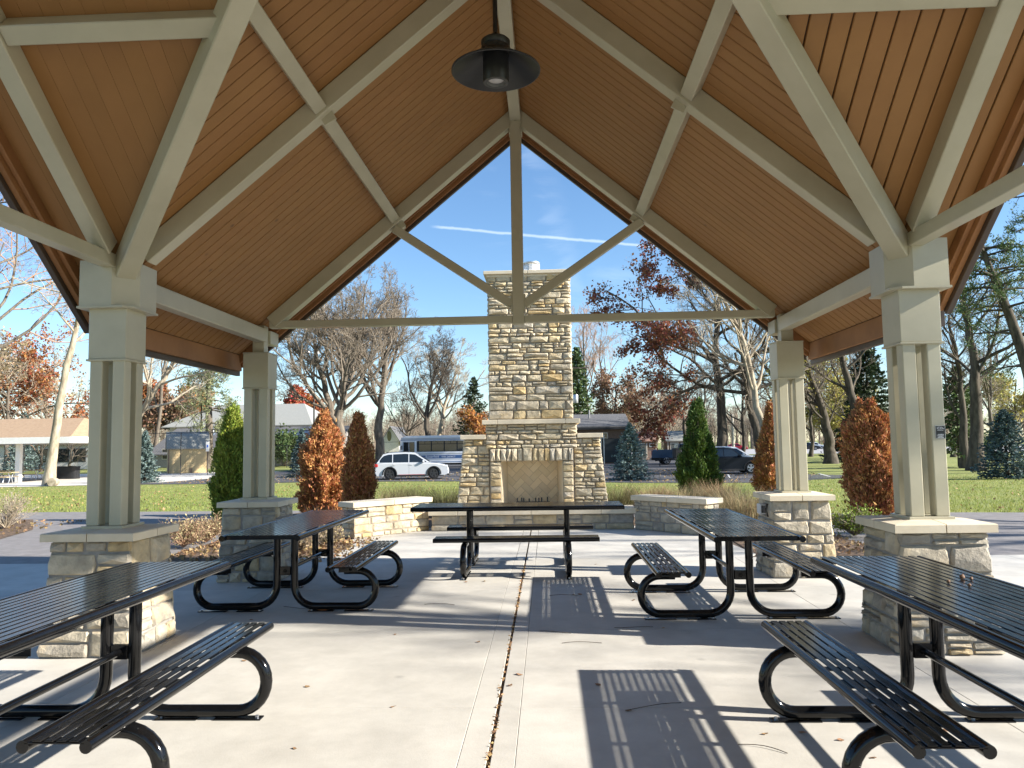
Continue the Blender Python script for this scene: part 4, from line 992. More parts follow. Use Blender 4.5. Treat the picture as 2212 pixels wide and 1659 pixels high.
cedar('dead_cedar', 'rust brown dead cedar between the two right columns beside the asphalt path', gl(1877, 15.7), 2.33, 0.46, l_dead, 6, 14000, group='columnar cedars around the shelter', prof=lambda f: np.clip((1-f)*4.4, 0, 1)**0.7*(0.86+0.14*np.clip(f*5, 0, 1)))
spruce('blue_spruce', 'young blue spruce at the car park edge right of the chimney', gl(1361, 43.2), 3.15, 1.25, l_blue, 7, 24, 15, nsz=0.13, dens=30, droop=0.15, power=0.75, group='young blue spruces in the park')
spruce('blue_spruce', 'dark blue spruce on the lawn at the right edge of the photo', gl(2172, 37.5), 3.25, 1.45, l_bluedk, 8, 26, 16, nsz=0.13, dens=34, droop=0.12, power=0.7, group='young blue spruces in the park')
spruce('blue_spruce', 'pale blue spruce peeking out right of the front left column', gl(314, 48.5), 3.3, 0.95, l_blue, 9, 24, 13, nsz=0.14, dens=30, droop=0.15, power=0.75, group='young blue spruces in the park')
spruce('blue_spruce', 'dark spruce just left of the bright orange dead cedar', gl(652, 54.0), 3.4, 1.15, l_bluedk, 10, 24, 13, nsz=0.14, dens=28, droop=0.15, group='young blue spruces in the park')
for i, (px, Y, n, r, h, m, l) in enumerate([
        (862, 17.6, 1100, 0.30, 0.66, l_olive, 'dark olive grass clump behind the left seat wall, nearest the dark dead cedar'),
        (895, 17.0, 900, 0.26, 0.62, l_olive, 'dark olive grass clump behind the middle of the left seat wall'),
        (962, 16.6, 900, 0.26, 0.68, l_olive, 'grass clump right against the left shoulder of the fireplace'),
        (1330, 16.2, 1000, 0.25, 0.70, l_olive, 'dark grass clump against the right shoulder of the fireplace'),
        (1400, 17.2, 1100, 0.42, 0.62, l_red_grass, 'russet grass clump behind the left end of the right seat wall'),
        (1462, 17.4, 1000, 0.42, 0.58, l_straw, 'straw coloured grass clump behind the middle of the right seat wall'),
        (1545, 18.0, 900, 0.40, 0.66, l_red_grass, 'russet grass tuft at the foot of the green pointed cedar'),
        (1600, 15.2, 1100, 0.45, 0.66, l_straw, 'straw grass clump between the right seat wall and the rear right pier'),
        (1560, 16.2, 800, 0.40, 0.60, l_straw, 'straw grass clump beyond the right end of the right seat wall'),
        (815, 16.2, 420, 0.30, 0.62, l_straw, 'thin straw grass tuft at the foot of the dark dead cedar'),
        (1008*0+700, 15.4, 260, 0.30, 0.40, l_straw, 'low straw grass tuft behind the left end of the left seat wall')]):
    clump('ornamental_grass', l, gl(px, Y), n, r, h, m, 40+i, spread=0.55, group='ornamental grasses behind the seat walls')
for i, (px, Y, r, h, m, l, lm, n) in enumerate([
        (400, 12.0, 0.42, 0.42, l_straw, 'dry twiggy shrub in the left mulch bed nearest the front left pier', m_twig_pink, 1500),
        (448, 12.6, 0.45, 0.40, l_straw, 'dry twiggy shrub in the left mulch bed next to the green cedar', m_twig_pink, 1500),
        (655, 11.6, 0.40, 0.34, l_tan, 'low tan shrub behind the far left table', m_twig, 1200),
        (708, 12.4, 0.32, 0.26, l_straw, 'small dry shrub against the end of the left seat wall', m_twig, 700),
        (1835, 12.6, 0.42, 0.42, l_cedar, 'small green shrub between the two right piers', m_twig, 2600),
        (18, 15.2, 0.60, 0.75, l_tan, 'pale twiggy shrub on the mulch island at the left edge', m_twig_pale, 500)]):
    bush('shrub', l, gl(px, Y), r, h, m, 60+i, n, 0.035, group='low shrubs in the mulch beds', twig=lm)
# grass blades on the nearer lawn, leaves strewn over it
rr = np.random.default_rng(5)
def lawn_points(n, y0, y1, xr):
    y = y0+(y1-y0)*rr.uniform(0, 1, n)**1.5; x = rr.uniform(-1, 1, n)*xr(y)+0.1; return x, y
x, y = lawn_points(150000, 15.5, 46, lambda y: 0.72*y+2)
edge = np.where(x < 0, 19.5+0.0*x, np.interp(x, [0, 6, 10, 16, 34], [17.8, 16.8, 16.4, 15.4, 12.6])); edge = np.where((x < -5) & (x > -13), 19.4, edge)
edge = np.where((x > -5.6) & (x < 5), 18.2, edge); edge = np.where(x < -13, np.interp(x, [-34, -22, -13], [15.2, 18.5, 19.6]), edge)
lot = np.interp(x, [-31, -27, -18, -7, 0, 5, 9.6, 13.5, 17.5, 40], [45, 46, 45.4, 45.4, 42.8, 38.6, 36.4, 39.6, 60, 60])
k = (y > edge+0.05) & (y < lot-0.1); x, y = x[k], y[k]
P3 = np.stack([x, y, gz(y)-0.04], 1)
V, F = blades(P3, 0.075, rr, 0.8, 0.014, 2); stuff(np_mesh('grass', V, [F], m_blade)); o = bpy.data.objects['grass']; tag(o, 'short green grass blades covering the lawn beyond the path', 'grass')
n = 4200; x, y = lawn_points(n, 16, 46, lambda y: 0.72*y+2)
e2 = np.interp(x, [-34, -22, -13, -5, 0, 5, 10, 16, 34], [15.2, 18.5, 19.6, 19.2, 17.6, 17, 16.4, 15.2, 12.5]); l2 = np.interp(x, [-31, -18, -7, 0, 5, 9.6, 13.5, 24], [45, 45.4, 45.4, 42.8, 38.6, 36.4, 39.6, 46])
k = (y > e2) & (y < l2) & ((rr.uniform(0, 1, n) < 0.35) | (x < -4)); x, y = x[k], y[k]
V, F = quads(np.stack([x, y, gz(y)+0.012], 1), 0.075, rr, 0.7, np.array([[1., 0, 0]]), 1.2); o = stuff(np_mesh('leaf_litter', V, [F], m_leaf)); tag(o, 'dry leaves strewn over the lawn', 'leaves')
# leaves over the mulch and in the open joint of the patio
x = np.concatenate([rr.uniform(-5.2, -3.7, 900), rr.uniform(-3.6, -2.5, 500), rr.uniform(3.2, 4.9, 500), rr.uniform(-14, -9.7, 500)]); y = np.concatenate([rr.uniform(10.5, 14.2, 900), rr.uniform(10.3, 12.9, 500), rr.uniform(10.6, 13, 500), rr.uniform(13.6, 16.8, 500)])
V, F = quads(np.stack([x, y, np.full(len(x), 0.012)], 1), 0.06, rr, 0.65, np.array([[1., 0, 0]]), 1.0); o = stuff(np_mesh('leaf_litter', V, [F], m_leaf)); tag(o, 'dry leaves lying on the mulch beds', 'leaves')
y = np.concatenate([rr.uniform(3.2, 10, 300), rr.uniform(7, 9.5, 80)]); x = rr.uniform(-0.018, 0.018, len(y))
V, F = quads(np.stack([x, y, rr.uniform(-0.006, 0.004, len(y))], 1), 0.026, rr, 0.55, np.array([[1., 1., 0]]), 0.8); o = stuff(np_mesh('leaf_litter', V, [F], m_leaf)); tag(o, 'crumbled leaves caught in the open joint of the patio', 'leaves')
y = rr.uniform(37, 60, 5200); x = rr.uniform(-24, 17, 5200); k = (y > np.interp(x, [-24, -18, -7, 0, 5, 9.6, 13.5, 17], [47, 46.4, 46, 43.4, 39.2, 37, 40.5, 48])); x, y = x[k], y[k]
V, F = quads(np.stack([x, y, gz(y)+0.0], 1), 0.10, rr, 0.7, np.array([[1., 0, 0]]), 1.0); o = stuff(np_mesh('leaf_litter', V, [F], m_leaf)); tag(o, 'dry leaves blown over the dark car park', 'leaves')
# single leaves and twigs lying on the concrete
def leaf_mesh():
    n = 7; vs = [(0, 0, 0.004)]+[(0.5*math.cos(2*math.pi*i/n)*random.uniform(0.6, 1.1), 0.8*math.sin(2*math.pi*i/n)*random.uniform(0.6, 1.1), random.uniform(0.0, 0.3)) for i in range(n)]
    b = MB(); b.add(vs, [(0, 1+i, 1+(i+1) % n) for i in range(n)]); return b
LP = [(0.61, 5.02, 0.036), (0.10, 5.25, 0.045), (0.05, 5.02, 0.03), (-1.25, 5.0, 0.03), (-1.9, 5.6, 0.028), (-0.62, 4.62, 0.03), (-0.95, 6.35, 0.026), (-2.35, 6.9, 0.03), (1.24, 6.52, 0.03), (0.55, 7.95, 0.03), (0.62, 7.95, 0.045),
      (-0.62, 8.72, 0.04), (-0.42, 8.75, 0.035), (1.45, 7.0, 0.036), (1.62, 6.95, 0.03), (1.12, 7.65, 0.035), (-2.05, 5.9, 0.03), (2.36, 4.25, 0.045), (2.42, 4.32, 0.06), (1.62, 4.22, 0.03), (1.78, 4.12, 0.03), (1.85, 3.9, 0.026), (1.42, 4.2, 0.026),
      (0.3, 8.6, 0.03), (0.75, 4.55, 0.03), (-2.4, 4.9, 0.03), (-1.0, 4.0, 0.025), (-0.25, 6.1, 0.03), (0.9, 9.9, 0.03), (-1.6, 9.9, 0.03)]
lm_ = [leaf_mesh() for _ in range(5)]; lm_ = [b.build('fallen_leaf', m_leaf) for b in lm_]
for i, (x, y, s) in enumerate(LP):
    o = lm_[i] if i < 5 else lm_[i % 5].copy()
    if i >= 5: COL.objects.link(o)
    o.location = (x, y, 0.003); o.rotation_euler = (0, 0, random.uniform(0, 6.28)); o.scale = (s, s, s*0.7); tag(o, 'small curled brown leaf lying on the concrete patio', 'leaf', 'fallen leaves on the patio')
for i, (x, y, a, L) in enumerate([(1.35, 4.0, -0.5, 0.24), (0.55, 6.05, 0.15, 0.3), (0.35, 6.4, -0.1, 0.26), (-2.1, 7.4, -0.4, 0.35), (1.0, 6.55, -0.05, 0.32), (0.9, 4.62, 0.2, 0.36), (-0.75, 7.5, -0.2, 0.3), (0.45, 7.9, 0.1, 0.28), (2.3, 4.05, 0.1, 0.22)]):
    b = MB(); t_ = np.linspace(0, 1, 7); b.tube([(L*(q-0.5), 0.03*math.sin(3*q+i), 0.004+0.006*math.sin(q*3.1)) for q in t_], 0.0022, 5)
    o = b.build('twig', m_bark_dark); o.location = (x, y, 0); o.rotation_euler = (0, 0, a); tag(o, 'thin dark fallen twig on the concrete patio', 'twig', 'twigs on the patio')
for i, (px, py) in enumerate([(2078.5, 1247.5), (2098, 1249.5), (2094, 1264), (2048.5, 1256)]):
    r_ = ray(px, py); p = CAM+r_*((0.792-1.53)/r_[2]); s = 0.013 if i == 0 else 0.009
    b = MB(); b.lathe([(0.0, -1), (0.6, -0.8), (0.98, -0.2), (0.9, 0.35), (0.5, 0.8), (0.2, 1.0), (0.12, 1.25), (0, 1.3)], 12); o = b.build('nut', plain('nut_%d' % i, (0.16, 0.085, 0.045), 0.7), None, True)
    o.scale = (s*1.1, s, s); o.location = (p[0], p[1], 0.783+s); o.rotation_euler = (0.4*i, 0.3, i); tag(o, ['largest round brown nut lying on the nearest right table top', 'right hand brown nut beside the largest nut on the table', 'brown nut nearest the viewer on the right table top', 'brown nut farthest left on the right table top'][i], 'nut', 'nuts on the table')
# ------------------------------------------------------------------ vehicles
m_tyre = plain('tyre_rubber', (0.012, 0.012, 0.012), 0.85); m_rim_dark = plain('dark_rim', (0.03, 0.03, 0.033), 0.35); m_rim = plain('silver_rim', (0.5, 0.5, 0.52), 0.3, metal=0.7)
m_carwhite = mat('white_car_paint', (0.52, 0.53, 0.56), rough=0.22, coat=0.8); m_carnavy = mat('dark_slate_car_paint', (0.007, 0.009, 0.014), rough=0.3, spec=0.25)
m_cladding = plain('dark_cladding', (0.014, 0.014, 0.015), 0.6); m_taillight = plain('red_lamp', (0.42, 0.02, 0.02), 0.2); m_headlight = plain('clear_lamp', (0.55, 0.57, 0.6), 0.1, coat=1.0)
m_chrome = plain('chrome', (0.7, 0.7, 0.72), 0.15, metal=1.0)
def wheel(parent, x, y, r, s, rimm, wdt=0.21):
    b = MB(); pr = [(r*0.62, -wdt/2), (r*0.93, -wdt/2), (r, -wdt/2+0.03), (r, wdt/2-0.03), (r*0.93, wdt/2), (r*0.62, wdt/2)]
    n = 24; V = [(x+q*math.cos(2*math.pi*j/n), y+w, r+q*math.sin(2*math.pi*j/n)) for q, w in pr for j in range(n)]
    b.add(V, [(i*n+j, i*n+(j+1) % n, (i+1)*n+(j+1) % n, (i+1)*n+j) for i in range(len(pr)-1) for j in range(n)])
    b.add([V[j] for j in range(n)], [tuple(range(n))]); b.add([V[-n+j] for j in range(n)], [tuple(reversed(range(n)))])
    ty = fixn(b.build('wheel', m_tyre, parent, True))
    b = MB(); yo = y+s*(wdt/2+0.004); yi = yo-s*0.03; ri = r*0.64
    for k in range(5):
        a = 2*math.pi*k/5+0.3
        for da in (-0.16, 0.16):
            c, d = math.cos(a+da), math.sin(a+da); b.beam((x+0.04*c, yo, r+0.04*d), (x+ri*c, yo, r+ri*d), 0.055, 0.018, (0, 1, 0), 0.003)
    b.tube([(x+ri*math.cos(t_), yo, r+ri*math.sin(t_)) for t_ in np.linspace(0, 2*math.pi, 25)[:-1]], 0.018, 6, closed=True)
    b.tube([(x, yi, r), (x, yo+s*0.012, r)], 0.055, 10)
    b.build('rim', rimm, ty)
def car(name, label, loc, rz, Ln, Wd, Ht, wr, wx, paint, hood_x, belt, roofpts, rimm, nose, boxy=False, clad=True, rails=True, group=None, lowdetail=False):
    """+x is forward; side outline built from points, drawn in toward the top and at the bumpers"""
    t = thing(name, label, 'car', loc, rz, group); hw = Wd/2; gc = wr*0.62
    arch = lambda cx: [(cx+(wr*1.17)*math.cos(a), wr+(wr*1.17)*math.sin(a)) for a in np.linspace(math.pi*1.07, -math.pi*0.07, 13)]
    low = [(0.10, gc+0.02), (wx[0]-wr*1.2, gc)]+arch(wx[0])+[(wx[0]+wr*1.25, gc-0.02), (wx[1]-wr*1.25, gc-0.02)]+arch(wx[1])+[(Ln-0.22, gc+0.03)]
    upper = list(reversed([(0.0, gc+0.22), (0.02, belt*0.62), (0.07, belt*0.9), (0.12, belt+0.01), (0.6, belt+0.015), (hood_x, belt+0.01)]+nose))
    outline = low+upper
    b = MB(); n = len(outline); layers = [(-hw+0.0, 0.045), (-hw*0.97, 0.015), (-hw*0.80, 0.0), (hw*0.80, 0.0), (hw*0.97, 0.015), (hw, 0.045)]
    layers = [(-hw, 0.05), (-hw*0.95, 0.018), (-hw*0.72, 0.0), (hw*0.72, 0.0), (hw*0.95, 0.018), (hw, 0.05)]
    cx, cz = Ln/2, belt*0.6; V = []
    for y, ins in layers:
        for x, z in outline:
            f = max(0, abs(x-cx)/cx-0.75)/0.25                     # plan taper at the ends
            V.append((x-(x-cx)/cx*ins*1.2, y*(1-0.10*f*f), z-(ins if z > belt*0.8 else 0)))
    Fs = [tuple(range(n))[::-1], tuple(range(5*n, 6*n))]+[(k*n+i, k*n+(i+1) % n, (k+1)*n+(i+1) % n, (k+1)*n+i) for k in range(5) for i in range(n)]
    b.add(V, Fs); body = fixn(b.build('body', paint, t, True))
    # cabin: pillars and roof in paint, glass set into the sides
    th = lambda z: hw*0.94-(z-belt)/(Ht-belt)*hw*(0.13 if boxy else 0.20)
    rp = roofpts; b = MB(); m = len(rp); V = [(x, -th(z), z) for x, z in rp]+[(x, -th(z)*0.80, z+(0.03 if 0 < i < m-1 else 0)) for i, (x, z) in enumerate(rp)]+[(x, th(z)*0.80, z+(0.03 if 0 < i < m-1 else 0)) for i, (x, z) in enumerate(rp)]+[(x, th(z), z) for x, z in rp]
    b.add(V, [tuple(range(m))[::-1], tuple(range(3*m, 4*m))]+[(k*m+i, k*m+(i+1) % m, (k+1)*m+(i+1) % m, (k+1)*m+i) for k in range(3) for i in range(m)])
    fixn(b.build('roof', paint, t, True))
    # side windows follow the roof outline, inset; split by pillars
    def inset_poly(x0, x1):
        zs_t = lambda x: np.interp(x, [p[0] for p in top], [p[1] for p in top])-0.085
        top = sorted([p for p in rp if p[1] >= belt]); xs_ = np.linspace(x0, x1, 7)
        lo = [(x, belt+0.045) for x in xs_ if zs_t(x) > belt+0.05]; hi = [(x, zs_t(x)) for x in reversed(xs_) if zs_t(x) > belt+0.05]
        return lo+hi
    xa, xb = rp[0][0]+0.16, rp[-1][0]-0.20; cuts = np.linspace(xa, xb, 4); cuts[1] = xa+(xb-xa)*0.28; cuts[2] = xa+(xb-xa)*0.62
    for s in (-1, 1):
        for k in range(3):
            q = inset_poly(cuts[k]+0.03, cuts[k+1]-0.03)
            if len(q) < 4: continue
            b = MB(); b.prism(q, lambda x, z: (x, s*(th(z)+0.006), z), lambda x, z: (x, s*(th(z)-0.02), z)); fixn(b.build('window', m_glass, t))
    (x0, z0), (x1, z1) = rp[-1], rp[-2]; d = 0.010
    w0, w1 = th(z0)*0.90, th(z1)*0.88; f = lambda u: (x0+(x1-x0)*u+0.014, z0+(z1-z0)*u+0.014)
    (a0, c0), (a1, c1) = f(0.06), f(0.93); b = MB(); b.add([(a0, -w0, c0), (a0, w0, c0), (a1, w1, c1), (a1, -w1, c1), (a0-.03, -w0, c0-.03), (a0-.03, w0, c0-.03), (a1-.03, w1, c1-.03), (a1-.03, -w1, c1-.03)], [(0, 1, 2, 3), (7, 6, 5, 4), (0, 4, 5, 1), (1, 5, 6, 2), (2, 6, 7, 3), (3, 7, 4, 0)]); fixn(b.build('windscreen', m_glass, t))
    (x0, z0), (x1, z1) = rp[0], rp[1]; f = lambda u: (x0+(x1-x0)*u-0.014, z0+(z1-z0)*u+0.01)
    (a0, c0), (a1, c1) = f(0.12), f(0.9); b = MB(); b.add([(a0, -w0, c0), (a0, w0, c0), (a1, w1, c1), (a1, -w1, c1), (a0+.03, -w0, c0-.03), (a0+.03, w0, c0-.03), (a1+.03, w1, c1-.03), (a1+.03, -w1, c1-.03)], [(0, 1, 2, 3), (7, 6, 5, 4), (0, 4, 5, 1), (1, 5, 6, 2), (2, 6, 7, 3), (3, 7, 4, 0)]); fixn(b.build('rear_window', m_glass, t))
    for x in wx:
        for s in (-1, 1): wheel(t, x, s*(hw-0.12), wr, s, rimm)
    b = MB()                                       # dark underside fills the arches
    b.box(0.35, Ln-0.35, -hw*0.78, hw*0.78, gc*0.9, belt*0.75); b.build('underbody', m_cladding, t)
    for s in (-1, 1):
        MB().box(Ln-0.42, Ln-0.10, *sorted((s*hw*0.60, s*hw*0.935)), belt*0.70, belt*0.82, 0.02).build('headlight', m_headlight, t)
        MB().box(0.005, 0.22, *sorted((s*hw*0.70, s*hw*0.985)), belt*0.78, belt*0.96, 0.02).build('taillight', m_taillight, t)
        b = MB(); xm = hood_x-0.28; b.box(xm-0.06, xm+0.07, *sorted((s*(hw*0.96), s*(hw*0.96+0.20))), belt+0.02, belt+0.17, 0.03); b.build('wing_mirror', paint, t)
        if not lowdetail:
            for x in (cuts[1]+0.03, cuts[2]+0.05):
                MB().box(x, x+0.17, *sorted((s*hw*0.985, s*(hw+0.012))), belt-0.13, belt-0.095, 0.008).build('door_handle', paint, t)
            for x in (cuts[1]-0.02, cuts[2]):
                MB().box(x, x+0.008, *sorted((s*hw*0.99, s*(hw+0.0015))), gc+0.10, belt-0.02).build('door_gap', m_cladding, t)
            if clad:
                for x in wx:
                    b = MB(); P_ = [(x+wr*1.20*math.cos(a), s*(hw-0.01), wr+wr*1.20*math.sin(a)) for a in np.linspace(-0.12, math.pi+0.12, 16)]; b.tube(P_, 0.045, 6); b.build('wheel_arch', m_cladding, t, True)
                b = MB(); b.box(wx[0]+wr*1.2, wx[1]-wr*1.2, *sorted((s*(hw-0.05), s*(hw+0.008))), gc-0.03, gc+0.10, 0.02); b.build('sill', m_cladding, t)
            if rails:
                b = MB(); ry = th(Ht)*0.86; b.tube([(rp[1][0]+0.12, s*ry, Ht-0.03), (rp[1][0]+0.3, s*ry, Ht+0.045), (rp[-2][0]-0.45, s*ry, Ht+0.05), (rp[-2][0]-0.25, s*ry, Ht-0.02)], 0.015, 6); b.build('roof_rail', m_cladding, t, True)
    b = MB(); b.box(Ln-0.055, Ln-0.004, -hw*0.42, hw*0.42, belt*0.50, belt*0.80, 0.02); b.build('grille', m_cladding, t)
    b = MB(); b.box(Ln-0.12, Ln+0.012, -hw*0.82, hw*0.82, gc+0.0, gc+0.13, 0.03); b.box(-0.01, 0.12, -hw*0.85, hw*0.85, gc+0.02, gc+0.2, 0.03); stuff(b.build('bumper_trim', m_cladding, t))
    return t, belt
suv, _ = car('white_suv', 'white compact SUV with dark wheels and roof rails, parked in front of the bus', (at(813, 1000, 48.6)[0], 48.4, -0.56), R(7), 4.62, 1.82, 1.66, 0.355, (0.95, 3.67), m_carwhite, 3.3, 1.02,
    [(0.14, 1.02), (0.52, 1.55), (0.85, 1.64), (1.9, 1.68), (2.5, 1.63), (3.45, 1.03)], m_rim_dark, [(3.9, 0.98), (4.35, 0.88), (4.56, 0.74), (4.62, 0.52), (4.60, 0.34)])
for s in (-1, 1): MB().box(1.5, 3.1, *sorted((s*0.88, s*0.925)), 0.30, 0.315).build('sill_stripe', m_taillight, suv)
jx = at(1612, 1000, 50.5)[0]-3.55
car('dark_jeep', 'dark slate boxy SUV with silver wheels, parked behind the green pointed cedar', (jx, 50.2, -0.56), R(3), 4.42, 1.78, 1.62, 0.355, (0.92, 3.55), m_carnavy, 3.12, 1.06,
    [(0.10, 1.05), (0.28, 1.57), (0.5, 1.63), (1.9, 1.65), (2.42, 1.61), (3.05, 1.07)], m_rim, [(3.7, 1.04), (4.28, 1.0), (4.38, 0.9), (4.42, 0.6), (4.38, 0.36)], boxy=True, clad=True)
car('white_car', 'white car mostly hidden behind the dark slate jeep', (at(1545, 1000, 58)[0]-1.2, 57.5, -0.56), R(2), 4.6, 1.8, 1.66, 0.34, (0.95, 3.6), plain('white_paint_2', (0.72, 0.73, 0.75), 0.25), 3.2, 1.02,
    [(0.14, 1.02), (0.5, 1.55), (0.85, 1.63), (1.9, 1.66), (2.5, 1.6), (3.4, 1.03)], m_rim, [(3.9, 0.98), (4.35, 0.88), (4.56, 0.72), (4.6, 0.5), (4.58, 0.34)], lowdetail=True)
far = [('red_car', 'distant red car on the road between the oak trunks', 1590, 166, plain('red_paint', (0.45, 0.02, 0.04), 0.3)), ('white_car', 'distant white car on the far road left of the bent tree', 1758, 170, plain('white_paint_3', (0.72, 0.74, 0.77), 0.3)),
       ('dark_car', 'distant dark car in front of the white one on the far road', 1744, 156, plain('black_paint', (0.02, 0.022, 0.03), 0.3)), ('silver_car', 'distant silver car on the far road behind the front right column', 1921, 150, plain('silver_paint', (0.5, 0.53, 0.57), 0.3))]
for n_, l, px, Y, p_ in far:
    car(n_, l, (at(px, 960, Y)[0]-2.3, Y, -0.56), R(-12), 4.6, 1.8, 1.48, 0.33, (0.9, 3.6), p_, 3.3, 0.92, [(0.4, 0.92), (0.95, 1.36), (1.4, 1.45), (2.3, 1.47), (2.7, 1.42), (3.5, 0.93)], m_rim, [(3.9, 0.88), (4.4, 0.78), (4.56, 0.66), (4.6, 0.5), (4.56, 0.32)], lowdetail=True, group='cars far off on the road')
# pickup bed and the dark utility trailer beside it
pk = at(1404, 990, 72)[0]
t = thing('pickup_truck', 'dark blue pickup truck, its bed showing between the blue spruce and the green cedar', 'truck', (pk, 72, -0.56), R(2))
b = MB(); b.box(0, 2.3, -0.95, -0.88, 0.62, 1.36, 0.02); b.box(0, 2.3, 0.88, 0.95, 0.62, 1.36, 0.02); b.box(0, 0.08, -0.88, 0.88, 0.62, 1.34, 0.02); b.box(0.08, 2.3, -0.88, 0.88, 0.62, 0.75); b.build('bed', plain('blue_truck_paint', (0.035, 0.065, 0.12), 0.22, coat=0.7), t)
mbt = bpy.data.materials['blue_truck_paint']
b = MB(); b.prism([(2.35, 0.6), (5.6, 0.6), (5.62, 0.95), (5.5, 1.15), (4.3, 1.22), (3.75, 1.85), (2.5, 1.88), (2.35, 1.2)], lambda x, z: (x, -0.94, z), lambda x, z: (x, 0.94, z)); fixn(b.build('cab', mbt, t))
b = MB(); b.prism([(2.55, 1.25), (4.1, 1.25), (3.7, 1.75), (2.6, 1.78)], lambda x, z: (x, -0.948, z), lambda x, z: (x, 0.948, z)); fixn(b.build('window', m_glass, t))
b = MB(); b.box(-0.16, -0.01, -0.9, 0.9, 0.48, 0.64, 0.02); b.build('bumper', m_chrome, t); MB().box(0.1, 5.4, -0.7, 0.7, 0.42, 0.62).build('chassis', m_cladding, t)
for x in (1.35, 4.7):
    for s in (-1, 1): wheel(t, x, s*0.84, 0.39, s, m_rim)
MB().box(-0.012, 0.0, -0.93, -0.78, 0.9, 1.25).build('taillight', m_taillight, t)
ux_ = at(1448, 990, 66)[0]
t = thing('utility_trailer', 'black utility trailer loaded with dark equipment beside the blue pickup bed', 'trailer', (ux_, 66, -0.56), R(2))
b = MB(); b.box(0.2, 2.6, -0.8, 0.8, 0.55, 0.70, 0.02); b.build('deck', m_cladding, t)
b = MB(); b.tube([(-1.3, 0, 0.5), (0.3, 0, 0.6)], 0.05, 6); b.tube([(-0.9, 0, 0.0), (-0.9, 0, 0.75)], 0.035, 6); b.tube([(0.35, -0.7, 0.0), (0.35, -0.7, 0.6)], 0.03, 6); stuff(b.build('drawbar', m_cladding, t))
for k, (x, h, w) in enumerate(((0.3, 0.85, 0.55), (0.95, 0.55, 0.7), (1.75, 0.7, 0.7))): MB().box(x, x+w, -0.6, 0.6, 0.70, 0.70+h, 0.05).build('equipment_case', m_cladding, t)
for s in (-1, 1): wheel(t, 1.75, s*0.92, 0.37, s, m_rim_dark)
# the bus
bx0 = at(866, 1000, 74)[0]
t = thing('bus', 'white and silver shuttle bus with dark windows and a blue PARK DISTRICT stripe', 'bus', (bx0, 74, -0.56), R(1))
m_busw = mat('bus_white', (0.70, 0.72, 0.77), rough=0.3, coat=0.4); m_blue = plain('bus_blue', (0.045, 0.10, 0.24), 0.35); m_silver = plain('bus_silver', (0.36, 0.38, 0.42), 0.3)
BLN = 8.2
b = MB(); b.prism([(0.10, 0.42), (BLN, 0.42), (BLN, 2.80), (BLN-0.08, 2.93), (0.45, 2.93), (0.22, 2.82), (0.02, 1.4)], lambda x, z: (x, -1.2, z), lambda x, z: (x, 1.2, z)); fixn(b.build('body', m_busw, t))
b = MB(); b.prism([(0.5, 2.90), (BLN-0.1, 2.90), (BLN-0.15, 3.02), (0.75, 3.02)], lambda x, z: (x, -1.05, z), lambda x, z: (x, 1.05, z)); fixn(b.build('roof', m_busw, t))
f_ = lambda n_, x0, x1, z0, z1, m, d=0.012: MB().box(x0, x1, -1.2-d, -1.2, z0, z1, 0.003).build(n_, m, t)
f_('window_band', 1.72, BLN-0.1, 1.50, 2.52, m_cladding, 0.008); f_('upper_stripe', 0.15, BLN, 2.58, 2.63, m_blue); f_('upper_band', 0.25, BLN, 2.66, 2.80, m_silver, 0.008)
f_('grey_stripe', 1.75, BLN, 1.24, 1.34, m_silver); f_('name_stripe', 1.75, BLN, 0.86, 1.16, m_blue, 0.014); f_('lower_stripe', 1.75, BLN, 0.76, 0.80, m_silver); f_('skirt_stripe', 1.75, BLN, 0.50, 0.56, m_blue)
m_glass2 = mat('bus_glass', (0.015, 0.02, 0.026), rough=0.05, spec=0.8)
for k in range(5):
    x = 1.95+k*1.22
    w_ = MB().box(x, x+1.12, -1.222, -1.209, 1.55, 2.20, 0.004).build('window', m_glass2, t); MB().box(x, x+0.53, -1.222, -1.209, 2.24, 2.48, 0.003).build('upper_pane', m_glass2, w_); MB().box(x+0.57, x+1.12, -1.222, -1.209, 2.24, 2.48, 0.003).build('upper_pane', m_glass2, w_)
d_ = MB().box(0.42, 1.55, -1.222, -1.2, 0.5, 2.48, 0.004).build('door', m_silver, t)
for x in (0.48, 1.02): MB().box(x, x+0.46, -1.232, -1.223, 0.75, 2.42, 0.004).build('door_pane', m_glass2, d_)
text('Butterfield', 0.30, m_white, t, 'lettering', (2.55, -1.2155, 0.935), ax='LEFT'); text('PARK DISTRICT', 0.19, m_white, t, 'lettering', (4.08, -1.2155, 0.935), ax='LEFT')
for x in (0.95, 6.6):
    for s in (-1, 1): wheel(t, x, s*1.07, 0.40, s, m_rim, 0.26)
MB().box(0.2, BLN-0.1, -1.05, 1.05, 0.25, 0.43).build('underbody', m_cladding, t); MB().box(7.3, 7.45, -1.215, -1.2, 0.70, 0.82).build('side_marker', m_taillight, t)
MB().box(0.3, 0.36, -1.55, -1.25, 1.7, 2.1, 0.02).build('wing_mirror', m_cladding, t)

